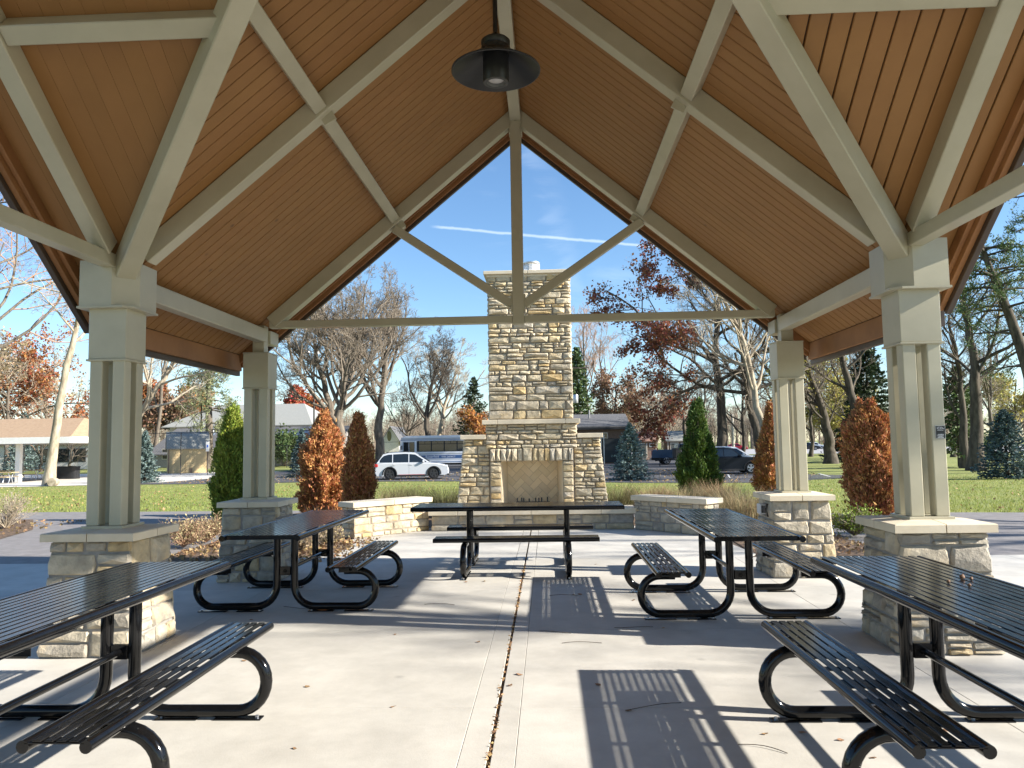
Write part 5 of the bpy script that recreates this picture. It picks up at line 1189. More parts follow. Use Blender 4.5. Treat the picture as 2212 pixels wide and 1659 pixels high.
# ------------------------------------------------------------------ buildings
m_sid_white = mat('white_siding', (0.66, 0.63, 0.57), (0.72, 0.69, 0.63), 3, 0.8); m_tanw = mat('tan_siding', (0.50, 0.37, 0.19), (0.55, 0.41, 0.22), 3, 0.8)
m_grey_roof = mat('grey_shingle_roof', (0.235, 0.24, 0.22), (0.32, 0.32, 0.295), 10, 0.95, 0.01, 30); m_dark_roof = mat('dark_shingle_roof', (0.075, 0.075, 0.08), (0.15, 0.148, 0.15), 8, 0.95, 0.01, 30)
m_brown_roof = mat('tan_shingle_roof', (0.31, 0.205, 0.125), (0.39, 0.27, 0.17), 6, 0.95, 0.01, 30); m_red_roof = mat('red_brown_shingle', (0.21, 0.12, 0.09), (0.29, 0.17, 0.13), 6, 0.95)
m_brick = mat('brown_brick', (0.13, 0.085, 0.06), (0.20, 0.13, 0.09), 12, 0.9); m_brown_sid = mat('brown_siding', (0.22, 0.14, 0.085), (0.27, 0.175, 0.11), 5, 0.8); m_trimw = plain('pale_trim', (0.6, 0.55, 0.46), 0.7)
m_whitebeam = plain('white_paint_wood', (0.74, 0.72, 0.68), 0.6); m_fence = plain('fence_steel', (0.02, 0.02, 0.022), 0.5)
def gable_house(name, label, cat, x0, x1, y0, y1, zg, ze, zr, wall, roof, axis='x', ov=0.35, rt_=0.12, hip=0.0):
    t = thing(name, label, cat, ((x0+x1)/2, (y0+y1)/2, zg)); cx, cy = (x0+x1)/2, (y0+y1)/2; hx, hy = (x1-x0)/2, (y1-y0)/2; E_, Z_ = ze-zg, zr-zg
    b = MB()
    if axis == 'x':
        b.prism([(-hy, 0), (hy, 0), (hy, E_), (0, Z_-0.05 if not hip else E_), (-hy, E_)], lambda y, z: (-hx, y, z), lambda y, z: (hx, y, z))
    else: b.prism([(-hx, 0), (hx, 0), (hx, E_), (0, Z_-0.05 if not hip else E_), (-hx, E_)], lambda x, z: (x, -hy, z), lambda x, z: (x, hy, z))
    fixn(b.build('wall', wall, t)); b = MB(); sl = (Z_-E_)/(hy if axis == 'x' else hx); eo = E_-sl*ov
    if axis == 'x':
        for s in (-1, 1):
            r = hip*hx; V = [(-hx-ov, s*(hy+ov), eo), (hx+ov, s*(hy+ov), eo), (hx+ov-r-(ov if hip else 0), 0, Z_), (-hx-ov+r+(ov if hip else 0), 0, Z_)]; V += [(x, y, z+rt_) for x, y, z in V]
            b.add(V, [(0, 1, 2, 3), (4, 5, 6, 7), (0, 1, 5, 4), (1, 2, 6, 5), (2, 3, 7, 6), (3, 0, 4, 7)])
            if hip: V = [(s*(hx+ov), -hy-ov, eo), (s*(hx+ov), hy+ov, eo), (s*(hx-r), 0, Z_)]; V += [(x, y, z+rt_) for x, y, z in V]; b.add(V, [(0, 1, 2), (3, 4, 5), (0, 1, 4, 3), (1, 2, 5, 4), (2, 0, 3, 5)])
    else:
        for s in (-1, 1):
            V = [(s*(hx+ov), -hy-ov, eo), (s*(hx+ov), hy+ov, eo), (0, hy+ov, Z_), (0, -hy-ov, Z_)]; V += [(x, y, z+rt_) for x, y, z in V]
            b.add(V, [(0, 1, 2, 3), (4, 5, 6, 7), (0, 1, 5, 4), (1, 2, 6, 5), (2, 3, 7, 6), (3, 0, 4, 7)])
    fixn(b.build('roof', roof, t)); return t, hx, hy
def X(px, Y): return float(at(px, 960, Y)[0])
def front(t, hy, n_, x0, x1, z0, z1, m, d=0.03, y=None):
    yy = -hy if y is None else y; return MB().box(x0, x1, yy-d, yy+0.02, z0, z1).build(n_, m, t)
def window(t, hy, x0, x1, z0, z1, fr=None, y=None):
    w = front(t, hy, 'window', x0-0.07, x1+0.07, z0-0.07, z1+0.07, fr or m_trimw, 0.03, y); front(w, hy, 'pane', x0, x1, z0, z1, m_glass, 0.04, y); return w
# shed with a gambrel roof
Y = 66
xs_c = X(382, Y); zg = -0.55
t = thing('garden_shed', 'tan barn shaped shed with a grey gambrel roof behind the chain link fence', 'shed', (xs_c, Y+2, zg), R(28)); hx = 1.62; ze = hgt(400, 968, Y)-zg; zt = hgt(400, 934, Y)-zg; hy = 1.75
b = MB(); b.box(-hx, hx, -hy, hy, 0, ze); b.prism([(-hy, ze), (hy, ze), (hy*0.62, ze+(zt-ze)*0.68), (0, zt), (-hy*0.62, ze+(zt-ze)*0.68)], lambda y, z: (-hx, y, z), lambda y, z: (hx, y, z)); fixn(b.build('wall', m_tanw, t))
b = MB(); k = ze+(zt-ze)*0.68
for s in (-1, 1):
    for (ya, za), (yb, zb) in (((hy+0.15, ze-0.1), (hy*0.62, k)), ((hy*0.62, k), (0, zt))):
        V = [(-hx-0.15, s*ya, za), (hx+0.15, s*ya, za), (hx+0.15, s*yb, zb), (-hx-0.15, s*yb, zb)]; V += [(x, y*1.02, z+0.09) for x, y, z in V]; b.add(V, [(0, 1, 2, 3), (4, 5, 6, 7), (0, 1, 5, 4), (1, 2, 6, 5), (2, 3, 7, 6), (3, 0, 4, 7)])
fixn(b.build('roof', m_grey_roof, t)); front(t, hy, 'door', -0.2, 1.0, 0.05, ze*0.72, m_tanw, 0.03); front(t, hy, 'door', -1.35, -0.24, 0.05, ze*0.72, m_tanw, 0.03); front(t, hy, 'vent', 0.1, 0.35, 0.02, 0.42, m_brown_sid, 0.045)
for s in (-1, 1): front(t, hy, 'corner_board', *sorted((s*hx, s*(hx-0.10))), 0, ze, m_brown_sid, 0.02)
# long low building with skylights behind, hip roofed hall above it
Y = 104; zg = -0.55
t, hx, hy = gable_house('community_hall', 'pale hall with grey hip roof standing behind the long dark roof', 'building', X(366, Y), X(666, Y), Y, Y+16, zg, hgt(520, 917, Y), hgt(520, 876, Y+8), m_sid_white, m_grey_roof, hip=0.32, ov=0.8)
for i in range(5): window(t, hy, -hx+1.5+i*3.4, -hx+3.1+i*3.4, hgt(520, 942, Y)+0.4, hgt(520, 924, Y)+0.55)
Y = 88
t, hx, hy = gable_house('long_hall', 'long low building with a dark roof and tilted skylights left of the orange dead cedar', 'building', X(330, Y), X(712, Y), Y, Y+14, zg, hgt(600, 975, Y), hgt(600, 924, Y+7), plain('grey_wall', (0.30, 0.28, 0.27), 0.8), m_dark_roof, ov=0.6)
ze = hgt(600, 975, Y)-zg; zr_ = hgt(600, 924, Y+7)-zg; sl = (zr_-ze)/hy
for i, px in enumerate((402, 440, 602, 630, 655)):
    x = X(px, Y+3)-(X(330, Y)+X(712, Y))/2; y = -hy+4.2; z = ze+sl*(y+hy)+0.1
    w = MB(); w.beam((x, y-0.9, z-sl*0.9+0.1), (x, y+0.9, z+sl*0.9+0.1), 1.0, 0.2, (0, 0, 1), 0.01); w.build('skylight', plain('skylight_glass', (0.10, 0.13, 0.18), 0.1) if i == 0 else bpy.data.materials['skylight_glass'], t)
for px in (448, 560, 668):
    x = X(px, Y+4)-(X(330, Y)+X(712, Y))/2; y = -hy+5.4; z = ze+sl*(y+hy); b = MB(); b.lathe([(0.25, 0), (0.25, 0.5), (0.42, 0.55), (0.3, 0.75), (0, 0.8)], 14, (x, y, z)); b.build('roof_vent', m_steel, t, True)
for i in range(9): window(t, hy, -hx+1.2+i*2.4, -hx+2.3+i*2.4, 1.0, 2.1)
# white building behind the picnic shelter at left
Y = 86
t, hx, hy = gable_house('white_bungalow', 'white single storey building with a brown roof far left behind the bare shrubs', 'building', X(-40, Y), X(196, Y), Y, Y+9, zg, hgt(100, 958, Y), hgt(100, 930, Y+4.5), m_sid_white, m_brown_roof, ov=0.5)
for px in (92, 136, 172): x = X(px, Y)-(X(-40, Y)+X(196, Y))/2; window(t, hy, x-0.7, x+0.7, 0.9, 2.3, plain('dark_frame', (0.03, 0.03, 0.03), 0.5) if px == 92 else bpy.data.materials['dark_frame'])
# white gable with an oval window
Y = 112
t, hx, hy = gable_house('white_gable_house', 'white gabled building with an oval window behind the white car', 'building', X(826, Y), X(862, Y), Y, Y+10, zg, hgt(845, 950, Y), hgt(845, 922, Y), m_sid_white, m_dark_roof, axis='y', ov=0.45)
b = MB(); zc = hgt(843, 942, Y)-zg; b.prism([(0.0+0.32*math.cos(a), zc+0.75*math.sin(a)) for a in np.linspace(0, 2*math.pi, 21)[:-1]], lambda x, z: (x-0.2, -hy-0.05, z), lambda x, z: (x-0.2, -hy+0.02, z)); fixn(b.build('oval_window', plain('oval_glass', (0.18, 0.16, 0.07), 0.2), t))
# brick building right of the chimney
Y = 78
t, hx, hy = gable_house('brick_building', 'low dark brick building with a grey shingle roof right of the chimney', 'building', X(1205, Y), X(1354, Y), Y, Y+9, zg, hgt(1300, 921, Y), hgt(1300, 897, Y+4.5), m_brick, m_dark_roof, ov=0.4)
ze = hgt(1300, 921, Y)-zg; c_ = (X(1205, Y)+X(1354, Y))/2
front(t, hy, 'fascia_board', -hx-0.4, hx+0.4, ze-0.32, ze-0.12, m_cladding, 0.45); d_ = front(t, hy, 'gate_panel', X(1290, Y)-c_, X(1340, Y)-c_, 0.1, 2.5, plain('dark_green', (0.016, 0.022, 0.024), 0.6), 0.10)
window(t, hy, X(1272, Y)-c_, X(1312, Y)-c_, ze-1.15, ze-0.7)
b = MB(); b.tube([(X(1277, Y)-c_, -hy+2.4, ze+0.9), (X(1277, Y)-c_, -hy+2.4, ze+1.75)], 0.09, 8); b.build('vent_pipe', plain('vent_grey', (0.25, 0.25, 0.25), 0.6), t, True)
for px in (1298, 1304): MB().box(X(px, Y)-c_-0.04, X(px, Y)-c_+0.04, -hy-0.3, -hy-0.22, 0, 2.9).build('gate_post', m_steel, t)
# two small storage sheds
Y = 92
for i, (pa, pb, l, rf) in enumerate(((1374, 1418, 'small brown shed with a red brown roof behind the dark pickup', m_red_roof), (1442, 1486, 'small brown shed with a pale grey roof beside the green pointed cedar', m_grey_roof))):
    x0, x1 = X(pa, Y), X(pb, Y); t, hx, hy = gable_house('storage_shed', l, 'shed', x0, x1, Y, Y+3, zg, hgt(1400, 952, Y), hgt(1400, 934, Y+1.5), m_brown_sid, rf, ov=0.2)
    ze = hgt(1400, 952, Y)-zg; front(t, hy, 'door', -hx*0.75, hx*0.1, 0.05, ze-0.25, m_trimw, 0.04); front(t, hy, 'door_panel', -hx*0.62, -hx*0.03, 0.15, ze-0.4, plain('door_green', (0.09, 0.10, 0.09), 0.6) if i == 0 else bpy.data.materials['door_green'], 0.06)
    w = front(t, hy, 'window', hx*0.30, hx*0.82, ze-0.75, ze-0.3, m_whitebeam, 0.04); front(w, hy, 'pane', hx*0.38, hx*0.74, ze-0.66, ze-0.39, m_glass, 0.05)
    for s in (-1, 1): front(t, hy, 'corner_board', *sorted((s*hx, s*(hx-0.1))), 0, ze, m_trimw, 0.03)
# open picnic shelter at the left edge
Y = 51; zg = -0.55
x1 = X(152, Y-1); x0 = X(-160, Y); ze = hgt(60, 948, Y-1)-zg; zr_ = hgt(10, 909, Y+4)-zg; cx = (x0+x1)/2; hx = (x1-x0)/2; hy = 5.0
t = thing('picnic_shelter', 'open picnic shelter with a tan hip roof and white posts at the left edge', 'shelter', (cx, Y+4, zg))
b = MB(); r = hx*0.40
for s in (-1, 1):
    V = [(-hx, s*hy, ze), (hx, s*hy, ze), (hx-r, 0, zr_), (-hx+r, 0, zr_)]; V += [(x, y, z+0.12) for x, y, z in V]; b.add(V, [(0, 1, 2, 3), (4, 5, 6, 7), (0, 1, 5, 4), (1, 2, 6, 5), (2, 3, 7, 6), (3, 0, 4, 7)])
    V = [(s*hx, -hy, ze), (s*hx, hy, ze), (s*(hx-r), 0, zr_)]; V += [(x, y, z+0.12) for x, y, z in V]; b.add(V, [(0, 1, 2), (3, 4, 5), (0, 1, 4, 3), (1, 2, 5, 4), (2, 0, 3, 5)])
fixn(b.build('roof', m_brown_roof, t))
for s in (-1, 1): MB().box(-hx, hx, s*hy-0.06, s*hy+0.06, ze-0.32, ze+0.10, 0.01).build('fascia_board', m_whitebeam, t); MB().box(s*hx-0.06, s*hx+0.06, -hy+0.062, hy-0.062, ze-0.32, ze+0.10, 0.01).build('fascia_board', m_whitebeam, t)
for px in (42, -60): 
    for yy in (-hy+0.9, hy-0.9): x = X(px, Y+4+yy)-cx; MB().box(x-0.16, x+0.16, yy-0.16, yy+0.16, 0, ze-0.1, 0.02).build('post', m_whitebeam, t)
m_plank = mat('table_plank', (0.42, 0.30, 0.16), (0.50, 0.37, 0.21), 6, 0.8); m_greenp = plain('green_plank', (0.02, 0.10, 0.075), 0.6)
def far_table(label, px, Y, m, rz=0.0):
    t = thing('wooden_picnic_table', label, 'picnic table', (X(px, Y), Y, -0.55), rz, 'wooden tables in the left shelter')
    for k in range(5): MB().box(-0.95, 0.95, -0.36+k*0.146, -0.36+k*0.146+0.135, 0.72, 0.76).build('plank', m, t)
    for s in (-1, 1): MB().box(-0.95, 0.95, s*0.68-0.13, s*0.68+0.13, 0.42, 0.46).build('bench_plank', m, t)
    for x in (-0.65, 0.65):
        b = MB(); b.tube([(x, -0.62, 0.42), (x, -0.75, 0.10), (x, -0.55, 0.02), (x, -0.2, 0.05), (x, -0.08, 0.4), (x, -0.25, 0.71)], 0.028, 7); b.tube([(x, 0.62, 0.42), (x, 0.75, 0.10), (x, 0.55, 0.02), (x, 0.2, 0.05), (x, 0.08, 0.4), (x, 0.25, 0.71)], 0.028, 7); stuff(b.build('frame', m_steel, t, True))
for i, (px, Y, m, l) in enumerate(((5, 49.5, m_plank, 'wooden picnic table with pale planks left of the white shelter post'), (62, 55, m_plank, 'wooden picnic table with grey tube legs right of the white shelter post'), (18, 60, m_greenp, 'dark green picnic table farthest back in the shelter'), (110*0+25, 54, m_plank, 'wooden picnic table half behind the white shelter post'))): far_table(l, px, Y, m, 0.1*i)
t = thing('covered_grill', 'large barbecue grill under a black fabric cover beside the pale trunk', 'grill', (X(148, 57), 57, -0.55))
b = MB(); hwx = X(172, 57)-X(148, 57)
V = []
for z, k in ((0, 1.0), (0.3, 0.97), (0.75, 1.0), (0.9, 1.04), (0.93, 1.0)):
    for a in np.linspace(0, 2*math.pi, 33)[:-1]:
        c, s_ = math.cos(a), math.sin(a); p_ = (abs(c)**6+abs(s_)**6)**(-1/6); rp_ = 1+0.03*math.sin(9*a)*(1 if z < 0.9 else 0)
        V.append((hwx*0.93*c*p_*k*rp_, 0.42*s_*p_*k*rp_, z+0.02*math.sin(5*a)*(z > 0.8)))
b.add(V, [(i*32+j, i*32+(j+1) % 32, (i+1)*32+(j+1) % 32, (i+1)*32+j) for i in range(4) for j in range(32)]+[tuple(range(4*32, 5*32))]); b.build('cover', plain('black_cover', (0.012, 0.012, 0.014), 0.5), t, True)
b = MB(); b.box(-hwx*0.85, -hwx*0.75, -0.3, 0.3, -0.0, 0.06); b.box(hwx*0.75, hwx*0.85, -0.3, 0.3, 0.0, 0.06); stuff(b.build('feet', m_cladding, t))
o = MB(); o.lathe([(0.0, -0.28), (0.24, -0.28), (0.25, 0.28), (0.0, 0.28)], 14); o = o.build('log', m_bark_pale, None, True); o.location = (X(118, 45.8), 45.8, -0.33); o.rotation_euler = (R(90), 0, R(12)); tag(o, 'short cut log lying at the foot of the pale trunk', 'log')
# chain link fence
def fence(label, pts, h, seed):
    pts = [np.array(p, float) for p in pts]; t = thing('chain_link_fence', label, 'fence', (*pts[0], -0.55)); o_ = pts[0]
    wires = MB()
    for a, c in zip(pts[:-1], pts[1:]):
        L = np.linalg.norm(c-a); d = (c-a)/L; n = max(1, int(round(L/3.2)))
        for k in range(n+1):
            p = a+d*L*k/n-o_; b = MB(); b.tube([(p[0], p[1], 0), (p[0], p[1], h+0.05)], 0.035, 6); b.build('post', m_fence, t)
        b = MB(); p, q = a-o_, c-o_; b.tube([(*p, h), (*q, h)], 0.026, 6); b.build('rail', m_fence, t)
        st = 0.24; m = int(L/st)
        for k in range(-int(h/st), m):
            for sg in (1, -1):
                s0, s1 = k*st, k*st+h; u0, u1 = max(0, s0), min(L, s1)
                if u1 <= u0: continue
                z0, z1 = u0-s0, u1-s0
                if sg < 0: z0, z1 = h-z0, h-z1
                A_, B_ = a+d*u0-o_, a+d*u1-o_; wires.tube([(*A_, z0), (*B_, z1)], 0.0035, 3, False)
    wires.build('wire_mesh', m_fence, t)
fence('black chain link fence in front of the tan barn shaped shed', [(X(312, 62), 62), (X(470, 62), 62)], hgt(400, 926+9, 62)+0.55, 1)
fence('black chain link fence between the rear left column and the orange dead cedar', [(X(560, 80), 80), (X(740, 80), 80)], 2.3, 2)
fence('black chain link fence behind the picnic shelter', [(X(-20, 74), 74), (X(196, 74), 74)], hgt(100, 944, 74)+0.55, 3)
fence('black railing fence below the white gabled building', [(X(790, 100), 100), (X(868, 100), 100)], 2.6, 4)
# signs and poles
t = thing('parking_sign', 'white and blue accessible parking sign on a post by the tall pine trunk', 'sign', (X(449, 60), 60, -0.55))
b = MB(); b.tube([(0, 0, 0), (0, 0, hgt(449, 953, 60)+0.55)], 0.03, 6); b.build('post', m_fence, t)
zt = hgt(449, 954, 60)+0.55; zb = hgt(449, 975, 60)+0.55; hw_ = (X(452.5, 60)-X(445.5, 60))/2
MB().box(-hw_, hw_, -0.06, -0.035, zb, zt, 0.005).build('sign_panel', m_whitebeam, t); MB().box(-hw_*0.5, hw_*0.5, -0.067, -0.061, zb+(zt-zb)*0.40, zb+(zt-zb)*0.68).build('blue_square', plain('sign_blue', (0.03, 0.12, 0.5), 0.4), t)
def pole(label, px, Y, ptop, r, m, name='utility_pole', group=None):
    z = hgt(px, ptop, Y)+0.55; t = thing(name, label, 'pole', (X(px, Y), Y, -0.55), 0, group); b = MB(); b.tube([(0, 0, 0), (0, 0, z*0.5), (0, 0, z)], [r, r*0.85, r*0.7], 10); b.build('pole', m, t, True); return t, z
t, z = pole('tall thin floodlight pole with a pair of white lamps before the big bare tree', 678, 80, 757, 0.10, m_cladding, 'light_pole')
b = MB(); b.box(-0.9, 0.5, -0.05, 0.05, z-0.12, z-0.02); b.build('crossarm', m_cladding, t)
for x in (-0.75, 0.3):
    b = MB(); b.lathe([(0.0, 0.32), (0.14, 0.3), (0.2, 0.1), (0.34, -0.15), (0.36, -0.2)], 14, cap1=False); o = b.build('floodlight', m_whitebeam, t, True); o.location = (x, -0.25, z-0.2); o.rotation_euler = (R(40), 0, R(-25))
t, z = pole('wooden utility pole with a grey transformer beside the chimney', 1238, 96, 790, 0.16, m_bark)
b = MB(); b.box(-0.3, 2.2, -0.06, 0.06, z-0.35, z-0.22); b.build('crossarm', m_bark, t); b = MB(); b.lathe([(0, 0), (0.30, 0), (0.33, 0.08), (0.33, 0.95), (0.28, 1.05), (0, 1.08)], 16, (0.42, -0.3, hgt(1244, 871, 96)+0.55)); b.build('transformer', m_steel, t, True)
t, z = pole('plain grey pole between the oak trunks in front of the road', 1584, 100, 895, 0.20, plain('pole_grey', (0.42, 0.38, 0.33), 0.7))
t, z = pole('dark pole behind the tan barn shaped shed', 434, 82, 815, 0.10, m_bark_dark)
t = thing('power_lines', 'thin overhead power lines crossing the sky at the right edge', 'power line', (0, 0, 0))
for k, (pya, pyb) in enumerate(((850, 808), (870, 832), (905, 870), (925, 893))):
    A_, B_ = at(2060, pya, 120), at(2290, pyb, 118); b = MB(); b.tube([tuple(A_+(B_-A_)*q-np.array([0, 0, 1.2*math.sin(math.pi*q)])) for q in np.linspace(0, 1, 8)], 0.018, 4, False); b.build('cable', m_cladding, t)
b = MB(); rs = rr
cont = thing('shipping_container', 'blue box and machinery far off behind the front right column', 'container', (X(1916, 140), 140, -0.55))
MB().box(-1.6, 1.6, 0, 2.2, 0.6, 4.3, 0.1).build('box_body', plain('container_blue', (0.03, 0.10, 0.28), 0.5), cont); MB().box(-1.5, 1.5, 0.2, 2.0, 0, 0.6).build('base_frame', m_cladding, cont)
# ------------------------------------------------------------------ trees
def tp(Y, pts, dy=0.0):
    """trunk base and path from directions at distance Y (first point is set on the ground)"""
    P_ = [np.array(at(px, py, Y+dy*i)) for i, (px, py) in enumerate(pts)]; g = float(gz(Y))-0.06; b_ = np.array([P_[0][0], Y, g])
    return b_, [(0, 0, 0)]+[tuple(p-b_) for p in P_[1:]]
def T(label, Y, pts, r0, seed, name='bare_tree', cat='tree', group=None, **k):
    b_, path = tp(Y, pts); return tree(name, label, cat, b_, path, r0, seed=seed, group=group, **k)
GB = 'bare trees round the park'
T('pale barked tree leaning right beside the covered grill at left', 46.5, [(105, 1048), (117, 950), (131, 860), (150, 765), (168, 700), (172, 640), (190, 560)], 0.31, 21, wob=0.06, bark=m_bark_pale, twig=m_twig_pale, limbs=9, lr=0.36, ang=60, sub=(5, 5, 4), t0=0.5, group=GB)
T('tall rusty twigged tree behind the picnic shelter at the left edge', 72, [(-60, 1010), (-62, 900), (-50, 760), (-30, 600), (-20, 470), (0, 380)], 0.42, 22, twig=m_twig_pink, limbs=16, lr=0.55, ang=55, sub=(6, 6, 5, 4), t0=0.25, group=GB, leaves=l_orange, nleaf=900, lsize=0.22, minr=0.010)
T('bushy tan tree above the shelter roof at the left edge', 84, [(15, 1000), (15, 920), (18, 850), (22, 770)], 0.3, 23, twig=m_twig_pale, limbs=16, lr=0.7, ang=60, sub=(7, 6, 6), t0=0.12, group=GB, leaves=l_tan, nleaf=5000, lsize=0.26, g=0.5, minr=0.011, name='tan_tree')
T('russet oak with thick leaves left of the pale leaning trunk', 92, [(105, 1000), (104, 940), (100, 880), (96, 800)], 0.34, 24, twig=m_twig_pink, limbs=15, lr=0.75, ang=60, sub=(6, 6, 5), t0=0.2, leaves=l_rust, nleaf=11000, lsize=0.30, name='oak_tree', group='trees in autumn leaf', minr=0.011)
T('low bare shrubby tree in front of the white bungalow', 76, [(150, 1005), (152, 985), (158, 955)], 0.16, 25, twig=m_twig_dark, bark=m_bark_dark, limbs=9, lr=1.3, ang=55, sub=(6, 5, 5), t0=0.2, group=GB)
T('bare shrubby tree behind the white shelter post', 78, [(88, 1005), (90, 980), (86, 950)], 0.16, 26, twig=m_twig_pink, bark=m_bark_dark, limbs=9, lr=1.3, ang=55, sub=(6, 5, 5), t0=0.2, group=GB)
spruce('blue_spruce', 'distant blue spruce rising behind the shelter roof', on_ground(52, 82), 6.4, 2.4, l_blue, 27, 22, 13, nsz=0.26, dens=24, group='distant conifers')
T('bare grey tree with two leaning stems right of the front left column', 66, [(262, 1000), (290, 920), (318, 870), (352, 820), (385, 770), (405, 690)], 0.34, 28, twig=m_twig_pale, bark=m_bark_pale, limbs=12, lr=0.5, ang=50, sub=(6, 6, 5), t0=0.25, group=GB)
T('bare pale tree beyond the tan barn shaped shed', 98, [(330, 1000), (345, 900), (352, 820), (360, 740), (365, 690)], 0.28, 29, twig=m_twig_pale, limbs=12, lr=0.5, ang=50, sub=(6, 6, 5), t0=0.25, group=GB, minr=0.010)
for i, (px, Y, tops, m, n, w, l) in enumerate([(333, 132, 866, l_rust, 12000, 0.62, 'rounded rust orange tree left above the tan barn shaped shed'), (418, 132, 864, l_orange, 11000, 0.6, 'rounded golden orange tree behind the tall pine'),
        (640, 128, 848, l_red, 11000, 0.42, 'pointed red maple above the pale grey hip roof'), (672, 130, 876, l_rust, 7000, 0.45, 'smaller russet tree right of the red maple')]):
    h = hgt(px, tops, Y)+0.55
    T(l, Y, [(px, 970), (px, 930), (px, 900), (px+1, tops+4)], 0.3, 30+i, name='autumn_tree', limbs=18, lr=w*0.72, ang=50, sub=(6, 5, 4), t0=0.18, upb=0.9, leaves=m, nleaf=n, lsize=0.42, group='trees in autumn leaf', minr=0.012)
T('dark leafed tree between the two rounded orange trees', 120, [(368, 970), (368, 940), (366, 915), (370, 893)], 0.3, 35, name='dark_tree', limbs=14, lr=0.7, ang=60, sub=(6, 5, 4), t0=0.3, leaves=l_brown, nleaf=5000, lsize=0.4, twig=m_twig_dark, group='trees in autumn leaf', minr=0.012)
# tall sparse pine left of the rear left column
def pine(label, Y, pts, r0, seed, leaves, limbs=30, ln=2.6, t0=0.35, tuft=40, tsz=0.22, name='pine_tree', group='tall pines', sag=0.35, bark=m_bark, tufts=8):
    b_, path = tp(Y, pts); rr = np.random.default_rng(seed); root = thing(name, label, 'pine', b_, 0, group)
    p = np.array(path, float); s = np.linspace(0, len(p)-1, 16); i = np.minimum(s.astype(int), len(p)-2); w = (s-i)[:, None]; tr = p[i]*(1-w)+p[i+1]*w
    rad = r0*np.linspace(1, 0.3, 16); rad[0] *= 1.3; A = Acc(); A.add(*tubes(tr[None], rad[None], 10)); A.build('trunk', bark, root, True)
    C = Acc(); Ps = []; Rs = []
    for k in range(limbs):
        t = t0+(1-t0)*rr.uniform(0, 1); f = t*15; j = min(int(f), 14); q = tr[j]*(1-(f-j))+tr[j+1]*(f-j); a = rr.uniform(0, 6.28); L = ln*rr.uniform(0.5, 1.2)*(1.15-0.6*(t-t0)/(1-t0)); u = np.linspace(0, 1, 7)
        Ps.append(q+np.stack([L*u*math.cos(a), L*u*math.sin(a), L*(0.25*u-sag*u*u)+0.05*rr.normal(size=7)*u], 1)); Rs.append(np.linspace(0.055+0.01*L, 0.014, 7))
    Ps, Rs = np.array(Ps), np.array(Rs); C.add(*tubes(Ps, Rs, 5)); P2, R2 = children(Ps, Rs, tufts, 0.25, 1, 50, 0.38, 4, 0.1, 0.3, 0.15, rr, 0.008); C.add(*tubes(P2, R2, 3)); C.build('branches', bark, root)
    Q = np.repeat(P2[:, 2:].reshape(-1, 3), tuft//2, 0); D = np.repeat(unit(P2[:, 3:]-P2[:, 2:3])[:, [0, 0]].reshape(-1, 3), tuft//2, 0)
    Q = Q+rr.normal(size=Q.shape)*tsz*0.55; V, F = quads(Q, tsz, rr, 0.22, D*0.5+np.array([0, 0, 0.3]), 0.8); np_mesh('needles', V, [F], leaves, root); return root
pine('tall sparse pine with a thick trunk left of the rear left column', 82, [(450, 1003), (452, 940), (451, 880), (450, 820), (455, 740), (458, 640)], 0.46, 36, l_pine_pale, 40, 4.2, 0.22, 26, 0.38, sag=0.55)
# the big bare trees left of the chimney
GN = 'big bare trees left of the chimney'
T('biggest bare tree, its broad crown right of the floodlight pole', 60, [(737, 1010), (737, 960), (733, 915), (735, 870), (745, 820), (755, 770), (760, 725)], 0.50, 41, limbs=20, lr=0.66, ang=58, sub=(7, 7, 5, 4), t0=0.28, group=GN, twig=m_twig, wig=0.11, upb=0.9, minr=0.009)
T('bare tree with forking trunk between the floodlight pole and the dark dead cedar', 63, [(712, 1010), (715, 960), (722, 910), (708, 860), (695, 810), (682, 770), (676, 735)], 0.42, 42, limbs=15, lr=0.6, ang=55, sub=(7, 6, 5, 4), t0=0.3, group=GN, wig=0.12, minr=0.009, g=0.25, upb=0.8)
T('bare tree directly behind the dark dead cedar and the white car', 66, [(822, 1005), (820, 950), (818, 900), (826, 850), (834, 800), (840, 750), (845, 715)], 0.42, 43, limbs=16, lr=0.58, ang=52, sub=(7, 6, 5, 4), t0=0.3, group=GN, wig=0.11, minr=0.009, upb=0.9)
T('bare tree rising behind the middle of the bus', 88, [(926, 1000), (924, 950), (921, 905), (926, 865), (934, 830), (942, 795)], 0.40, 44, limbs=14, lr=0.62, ang=56, sub=(6, 6, 5, 4), t0=0.3, group=GN, wig=0.12, upb=0.8, twig=m_twig_dark, bark=m_bark_dark, minr=0.010)
T('bare pale tree rising behind the right part of the bus', 94, [(943, 1000), (946, 950), (955, 905), (964, 865), (977, 830), (988, 800)], 0.34, 45, limbs=14, lr=0.6, ang=56, sub=(6, 6, 5, 3), t0=0.3, group=GN, wig=0.12, upb=0.8, twig=m_twig_pale, bark=m_bark_pale, minr=0.010)
T('low spreading bare tree behind the front of the bus', 98, [(880, 1000), (882, 955), (880, 935), (885, 890)], 0.26, 46, limbs=10, lr=0.95, ang=60, sub=(6, 6, 5), t0=0.3, group=GN, twig=m_twig_dark, bark=m_bark_dark, minr=0.011)
spruce('fir_tree', 'dark fir tree left against the edge of the chimney', on_ground(1024, 92), hgt(1040, 812, 92)+0.55, 3.4, l_fir, 47, 26, 14, nsz=0.34, dens=24, cat='fir', group='distant conifers', open_=0.25)
